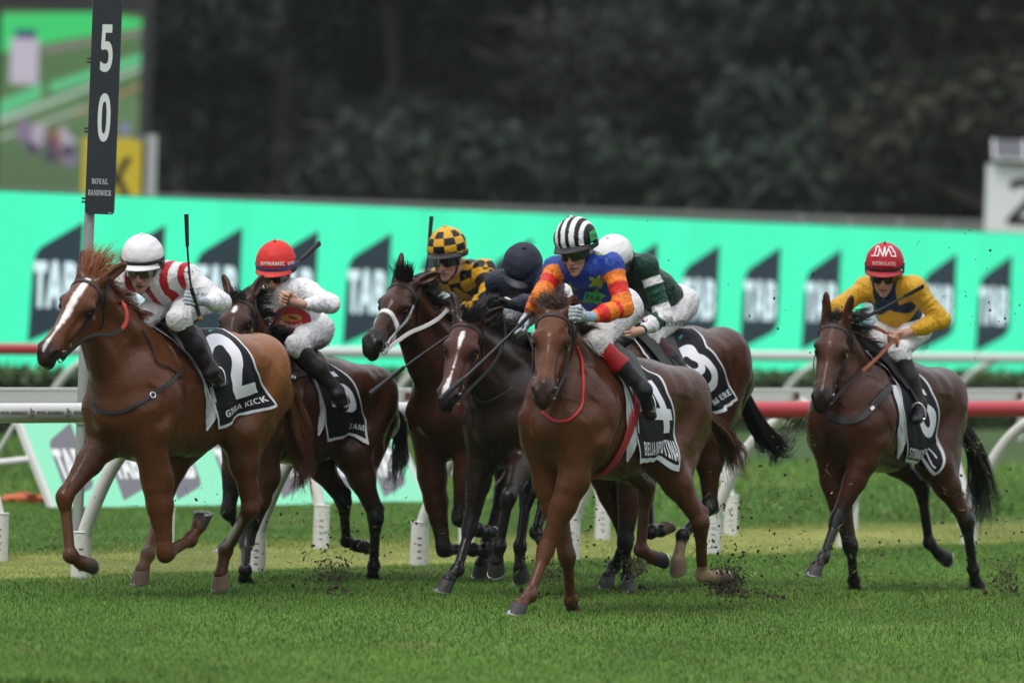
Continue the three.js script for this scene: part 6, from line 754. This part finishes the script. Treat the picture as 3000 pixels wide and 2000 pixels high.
{ const g = bp('E', 'red cord looped round the neck of the head-on chestnut bay'); bodyStrap('E', g, 'cord', [[1689, 1013], [1703, 1050], [1708, 1100], [1708, 1150], [1703, 1192], [1670, 1228], [1625, 1232], [1588, 1206]], 0.016, REDL, 0.004, 60, 0.009); const t = bp('E', 'broad red girth under the belly of the front chestnut bay', 'girth'); ringStrap('E', t, 'strap', -0.2, -0.06, 0.9, 3.9, 0.085, std([0.34, 0.012, 0.02], 0.55, { bumpMap: CLOTHBUMP, bumpScale: 0.002 }), 0.012, 50, 0.008); }
{ const g = bp('G', 'black breastplate with a small white label, on the bay at the right'); bodyStrap('G', g, 'strap', [[2425, 1215], [2470, 1232], [2520, 1225], [2560, 1190], [2590, 1155], [2612, 1130]], 0.05, LEATHER); const q = HORSES.G.rig.cast(HORSES.G.f, 2557, 1195, 0.016), lb = mesh('label_patch', new THREE.BoxGeometry(0.022, 0.032, 0.004), WHITEL, g); lb.position.copy(q); lb.quaternion.setFromUnitVectors(V(0, 0, 1), HORSES.G.f.normal(q)); }
{ const g = bp('D', 'dark breastplate strap on the nearly black horse'); bodyStrap('D', g, 'strap', [[1385, 1160], [1410, 1180], [1450, 1170], [1500, 1135]], 0.028, LEATHER); }
whip('A', 'black whip held upright in the white jockey\'s raised hand', { endMat: std([0.28, 0.17, 0.05], 0.5), pts: [[585, 932, -0.46], [560, 845, -0.46], [548, 722, -0.46], [545, 627, -0.46]] });
whip('B', 'thin black whip slanting up before the red capped jockey', { pts: [[752, 876, 0.02], [775, 856, 0.02], [880, 763, 0.0], [936, 712, 0.0]], r: 0.007 });
whip('C', 'black whip standing upright beside the checked cap', { pts: [[1240, 850, 0.12], [1245, 810, 0.12], [1255, 738, 0.12], [1264, 634, 0.12]] });
whip('D', 'long black whip slanting down to the left across the bay\'s neck', { pts: [[1440, 900, 0.22], [1400, 925, 0.22], [1182, 1077, 0.22], [1082, 1156, 0.22]] });
whip('E', 'thick black whip slanting down from the striped cap jockey\'s glove', { pts: [[1566, 908, 0.25], [1520, 955, 0.25], [1360, 1108, 0.22], [1286, 1172, 0.22]], r: 0.009 });
whip('G', 'black whip lying slanted across the yellow jockey\'s chest', { pts: [[2523, 936, 0.0], [2570, 912, -0.08], [2650, 868, -0.2], [2706, 838, -0.28]] });
{ // marks on caps and clothes
  const capDecal = (k, x, y, w, h, tex, opt) => { const j = J[k], f = ellField(j.H, [j.fw, j.up, j.sw], [j.hr[0] * j.HSZ + 0.005, j.hr[1] * j.HSZ + 0.005, j.hr[2] * j.HSZ + 0.005]); decal(j.g, 'lettering', f, j.rig.eye, j.rig.at(x, y, j.H.z), w, h, tex, 0.002, { back: 0.3, ...opt }); };
  capDecal('B', 798, 772, 0.19, 0.036, textTex('DYNAMIC', 512, 100, 'bold 92px sans-serif', '#e9e4e2'), { turn: -0.03 }); capDecal('B', 852, 770, 0.05, 0.034, textTex('DYN', 200, 100, 'bold 84px sans-serif', '#e9e4e2'), { turn: -0.25 });
  capDecal('G', 2591, 772, 0.19, 0.036, textTex('NEWGATE', 512, 96, '84px serif', '#e6dfe0'), {}); capDecal('G', 2590, 735, 0.17, 0.075, canvasTex(512, 220, (g) => { g.clearRect(0, 0, 512, 220); g.strokeStyle = '#ece6e8'; g.lineWidth = 20; g.lineJoin = 'miter'; for (const L of [[[70, 205], [120, 25], [170, 25]], [[10, 205], [150, 205], [175, 60], [245, 205], [275, 25]], [[275, 25], [300, 205], [350, 60], [420, 205], [500, 205], [470, 110], [430, 110]], [[350, 25], [400, 25], [450, 90]]]) { g.beginPath(); L.forEach(([x, y], i) => (i ? g.lineTo(x, y) : g.moveTo(x, y))); g.stroke(); } }), {});
  const PATCH = (t, w, h) => canvasTex(256, 200, (g) => { g.clearRect(0, 0, 256, 200); g.fillStyle = '#2fa45a'; g.beginPath(); g.moveTo(40, 30); g.lineTo(230, 10); g.lineTo(246, 150); g.lineTo(20, 190); g.closePath(); g.fill(); g.fillStyle = '#10241c'; g.font = 'bold 96px sans-serif'; g.textAlign = 'center'; g.textBaseline = 'middle'; g.fillText(t, 134, 102); });
  capDecal('E', 1738, 690, 0.055, 0.075, PATCH('TAB'), { turn: -0.3 });
  const cloth = (k, x, y, c, w, h, tex, opt = {}) => { const j = J[k]; (opt.f ?? j.jf).ready(); decal(j.g, opt.name ?? 'lettering', opt.f ?? j.jf, j.rig.eye, j.rig.at(x, y, c), w, h, tex, 0.009, { back: 0.3, ...opt }); };
  cloth('B', 854, 938, -0.1, 0.27, 0.19, canvasTex(512, 360, (g) => { g.clearRect(0, 0, 512, 360); g.fillStyle = '#b01c26'; g.beginPath(); g.ellipse(256, 180, 240, 165, 0, 0, 7); g.fill(); g.fillStyle = '#b88a35'; g.beginPath(); g.ellipse(250, 150, 130, 45, -0.1, 0, 7); g.fill(); g.fillStyle = '#7a2a20'; g.beginPath(); g.ellipse(270, 150, 60, 20, 0.2, 0, 7); g.fill(); g.fillStyle = '#efe6e4'; g.font = 'bold 66px sans-serif'; g.textAlign = 'center'; [...'DYNAMIC'].forEach((c, i) => { const a = (3 - i) * 0.27; g.save(); g.translate(256 + Math.sin(-a) * 190, 150 + Math.cos(a) * 128); g.rotate(a * 0.8); g.fillText(c, 0, 0); g.restore(); }); }), { turn: 0.08 });
  cloth('E', 1735, 872, -0.05, 0.13, 0.085, PATCH('TAB'), { turn: 0.12 });
  cloth('F', 1965, 948, -0.16, 0.19, 0.06, textTex('K. McEVOY', 512, 140, 'bold 100px sans-serif', '#15161a'), { f: J.F.bf, turn: -0.12 });
  cloth('G', 2690, 1020, -0.2, 0.15, 0.05, textTex('Zac Lloyd', 512, 140, 'italic 104px serif', '#1c1d22'), { f: J.G.bf, turn: -0.18 });
  cloth('B', 936, 1008, -0.17, 0.12, 0.07, textTex('NASH\nRAWILLER', 400, 240, '84px serif', '#2a2b30'), { f: J.B.bf, turn: -0.25 });
  cloth('E', 1888, 918, -0.16, 0.15, 0.05, textTex('CRAIG W', 420, 130, 'italic 92px serif', '#25262b'), { f: J.E.bf, turn: -0.62 });
  cloth('E', 1890, 930, -0.16, 0.07, 0.06, canvasTex(200, 170, (g) => { g.clearRect(0, 0, 200, 170); g.fillStyle = '#3a62a8'; g.fillRect(110, 20, 60, 40); g.fillStyle = '#d9b43a'; g.fillRect(110, 60, 46, 26); g.strokeStyle = '#b52a32'; g.lineWidth = 14; g.beginPath(); g.arc(80, 100, 50, 0.4, 5.2); g.stroke(); g.fillStyle = '#2a2540'; g.fillRect(30, 110, 40, 40); }), { f: J.E.bf, turn: -0.5, name: 'emblem' });
}
// ---------- turf and soil thrown up by the hooves ----------
{
  const R = rng(909), gauss = () => R() + R() + R() - 1.5, M = new THREE.Matrix4(), E = new THREE.Euler(), Q = new THREE.Quaternion(), C = new THREE.Color();
  const spots = [ // centre, spread (photo pixels), distance, soil, grass
    [970, 1680, 70, 60, 42.6, 260, 90], [1000, 1560, 160, 90, 42.6, 90, 60], [850, 1590, 200, 130, 42, 30, 60], [2130, 1700, 60, 50, 41, 420, 70], [2080, 1600, 110, 110, 41.5, 120, 60], [1860, 1660, 40, 40, 42, 160, 40], [1600, 1640, 60, 60, 41.5, 150, 60], [2260, 1500, 190, 170, 42.5, 110, 190], [2200, 1660, 150, 70, 42, 60, 120], [2330, 1260, 50, 40, 42, 10, 60], [2860, 1310, 30, 30, 43, 8, 46], [2900, 1560, 160, 180, 43.6, 120, 150], [2950, 1690, 60, 60, 43.6, 140, 40], [2560, 1640, 170, 100, 43, 60, 120], [1720, 1560, 120, 150, 42.5, 90, 60], [2300, 950, 240, 200, 43, 24, 8], [1500, 700, 500, 150, 43, 14, 0], [2850, 850, 180, 220, 43.5, 30, 8], [560, 1480, 130, 130, 41.6, 16, 40], [1170, 1560, 110, 140, 43, 36, 36]];
  const soil = [], grass = [], dust = [];
  for (const [x, y, sx, sy, d, n] of [[2125, 1695, 42, 42, 41, 1500], [1870, 1655, 28, 34, 42, 600], [975, 1690, 50, 38, 42.6, 700], [1620, 1680, 40, 36, 41.5, 450], [2950, 1680, 40, 36, 43.6, 500]]) for (let i = 0; i < n; i++) { const p = atDepth(x + gauss() * sx, y + gauss() * sy, d + gauss() * 0.3); if (p.y > 0) dust.push(p); }
  for (const [x, y, sx, sy, d, ns, ng] of spots) { for (let i = 0; i < ns * 1.8; i++) { const p = atDepth(x + gauss() * sx, y + gauss() * sy, d + gauss() * 0.5); if (p.y > 0.01) soil.push(p); } for (let i = 0; i < ng; i++) { const p = atDepth(x + gauss() * sx * 1.15, y + gauss() * sy, d + gauss() * 0.5); if (p.y > 0.01) grass.push(p); } }
  const cl = new THREE.IcosahedronGeometry(1, 1), cp = cl.attributes.position; for (let i = 0; i < cp.count; i++) { const v = V().fromBufferAttribute(cp, i), k = 1 + 0.55 * noise(v.x * 2.3, v.y * 2.3, v.z * 2.3); cp.setXYZ(i, v.x * k, v.y * k * 0.8, v.z * k); } cl.computeVertexNormals();
  const a = new THREE.InstancedMesh(cl, std(0xffffff, 0.95), soil.length); soil.forEach((p, i) => { E.set(R() * 6, R() * 6, R() * 6); const s = 0.0014 + 0.0072 * Math.pow(R(), 5); M.compose(p, Q.setFromEuler(E), V(s * (1 + R()), s, s)); a.setMatrixAt(i, M); const b = 0.6 + 0.9 * R(); a.setColorAt(i, C.setRGB(0.034 * b, 0.023 * b, 0.015 * b)); });
  const du = new THREE.InstancedMesh(cl, std(0xffffff, 0.95), dust.length); dust.forEach((p, i) => { E.set(R() * 6, R() * 6, R() * 6); const s = 0.0012 + 0.0032 * R() * R(); M.compose(p, Q.setFromEuler(E), V(s * (1 + R()), s, s)); du.setMatrixAt(i, M); const b = 0.7 + 0.8 * R(); du.setColorAt(i, C.setRGB(0.055 * b, 0.04 * b, 0.024 * b)); }); du.name = 'soil_spray'; Object.assign(du.userData, { kind: 'stuff', label: 'fine brown spray of soil around the hooves', category: 'soil' }); du.castShadow = du.receiveShadow = true; scene.add(du);
  a.name = 'flying_soil'; Object.assign(a.userData, { kind: 'stuff', label: 'dark crumbs of soil thrown up behind the hooves', category: 'soil' }); a.castShadow = a.receiveShadow = true; scene.add(a);
  const bl = new THREE.BufferGeometry(); bl.setAttribute('position', new THREE.Float32BufferAttribute([-0.0025, 0, 0, 0.0025, 0, 0, -0.0022, 0.03, 0.004, 0.0022, 0.03, 0.004, 0, 0.062, 0.016], 3)); bl.setIndex([0, 1, 2, 1, 3, 2, 2, 3, 4]); bl.computeVertexNormals();
  const b = new THREE.InstancedMesh(bl, phys(0xffffff, 0.6, { side: THREE.DoubleSide }), grass.length); grass.forEach((p, i) => { E.set(R() * 6, R() * 6, R() * 6); const s = 0.35 + 0.75 * R(); M.compose(p, Q.setFromEuler(E), V(s, s, s)); b.setMatrixAt(i, M); const k = R(), t = 0.6 + 0.8 * R(); b.setColorAt(i, k < 0.3 ? C.setRGB(0.3 * t, 0.3 * t, 0.13 * t) : k < 0.55 ? C.setRGB(0.02 * t, 0.03 * t, 0.012 * t) : C.setRGB(0.08 * t, 0.17 * t, 0.035 * t)); });
  b.name = 'flying_grass'; Object.assign(b.userData, { kind: 'stuff', label: 'torn blades of grass flying behind the horses', category: 'grass' }); b.castShadow = b.receiveShadow = true; scene.add(b);
  // broken turf where hooves have dug in
  const spotsG = [[970, 1745, 42.4], [2130, 1745, 40.6], [1640, 1760, 41.2], [1880, 1740, 41.8], [2200, 1755, 41], [2900, 1745, 43.4]], T = []; for (const [x, y] of spotsG) { const c = onGround(x, y); for (let i = 0; i < 90; i++) T.push(c.clone().add(V(gauss() * 0.3, 0.012 + 0.05 * R() * R(), gauss() * 0.45))); }
  const cm = new THREE.InstancedMesh(cl, std(0xffffff, 0.95), T.length); T.forEach((p, i) => { E.set(R() * 6, R() * 6, R() * 6); const s = 0.003 + 0.016 * Math.pow(R(), 4); M.compose(p, Q.setFromEuler(E), V(s * 1.4, s, s)); cm.setMatrixAt(i, M); const q = 0.6 + 0.8 * R(); cm.setColorAt(i, C.setRGB(0.04 * q, 0.03 * q, 0.018 * q)); }); cm.name = 'clods'; Object.assign(cm.userData, { kind: 'stuff', label: 'loose clods of soil lying on the turf under the horses', category: 'soil' }); cm.castShadow = cm.receiveShadow = true; scene.add(cm);
}
renderer.render(scene, camera);
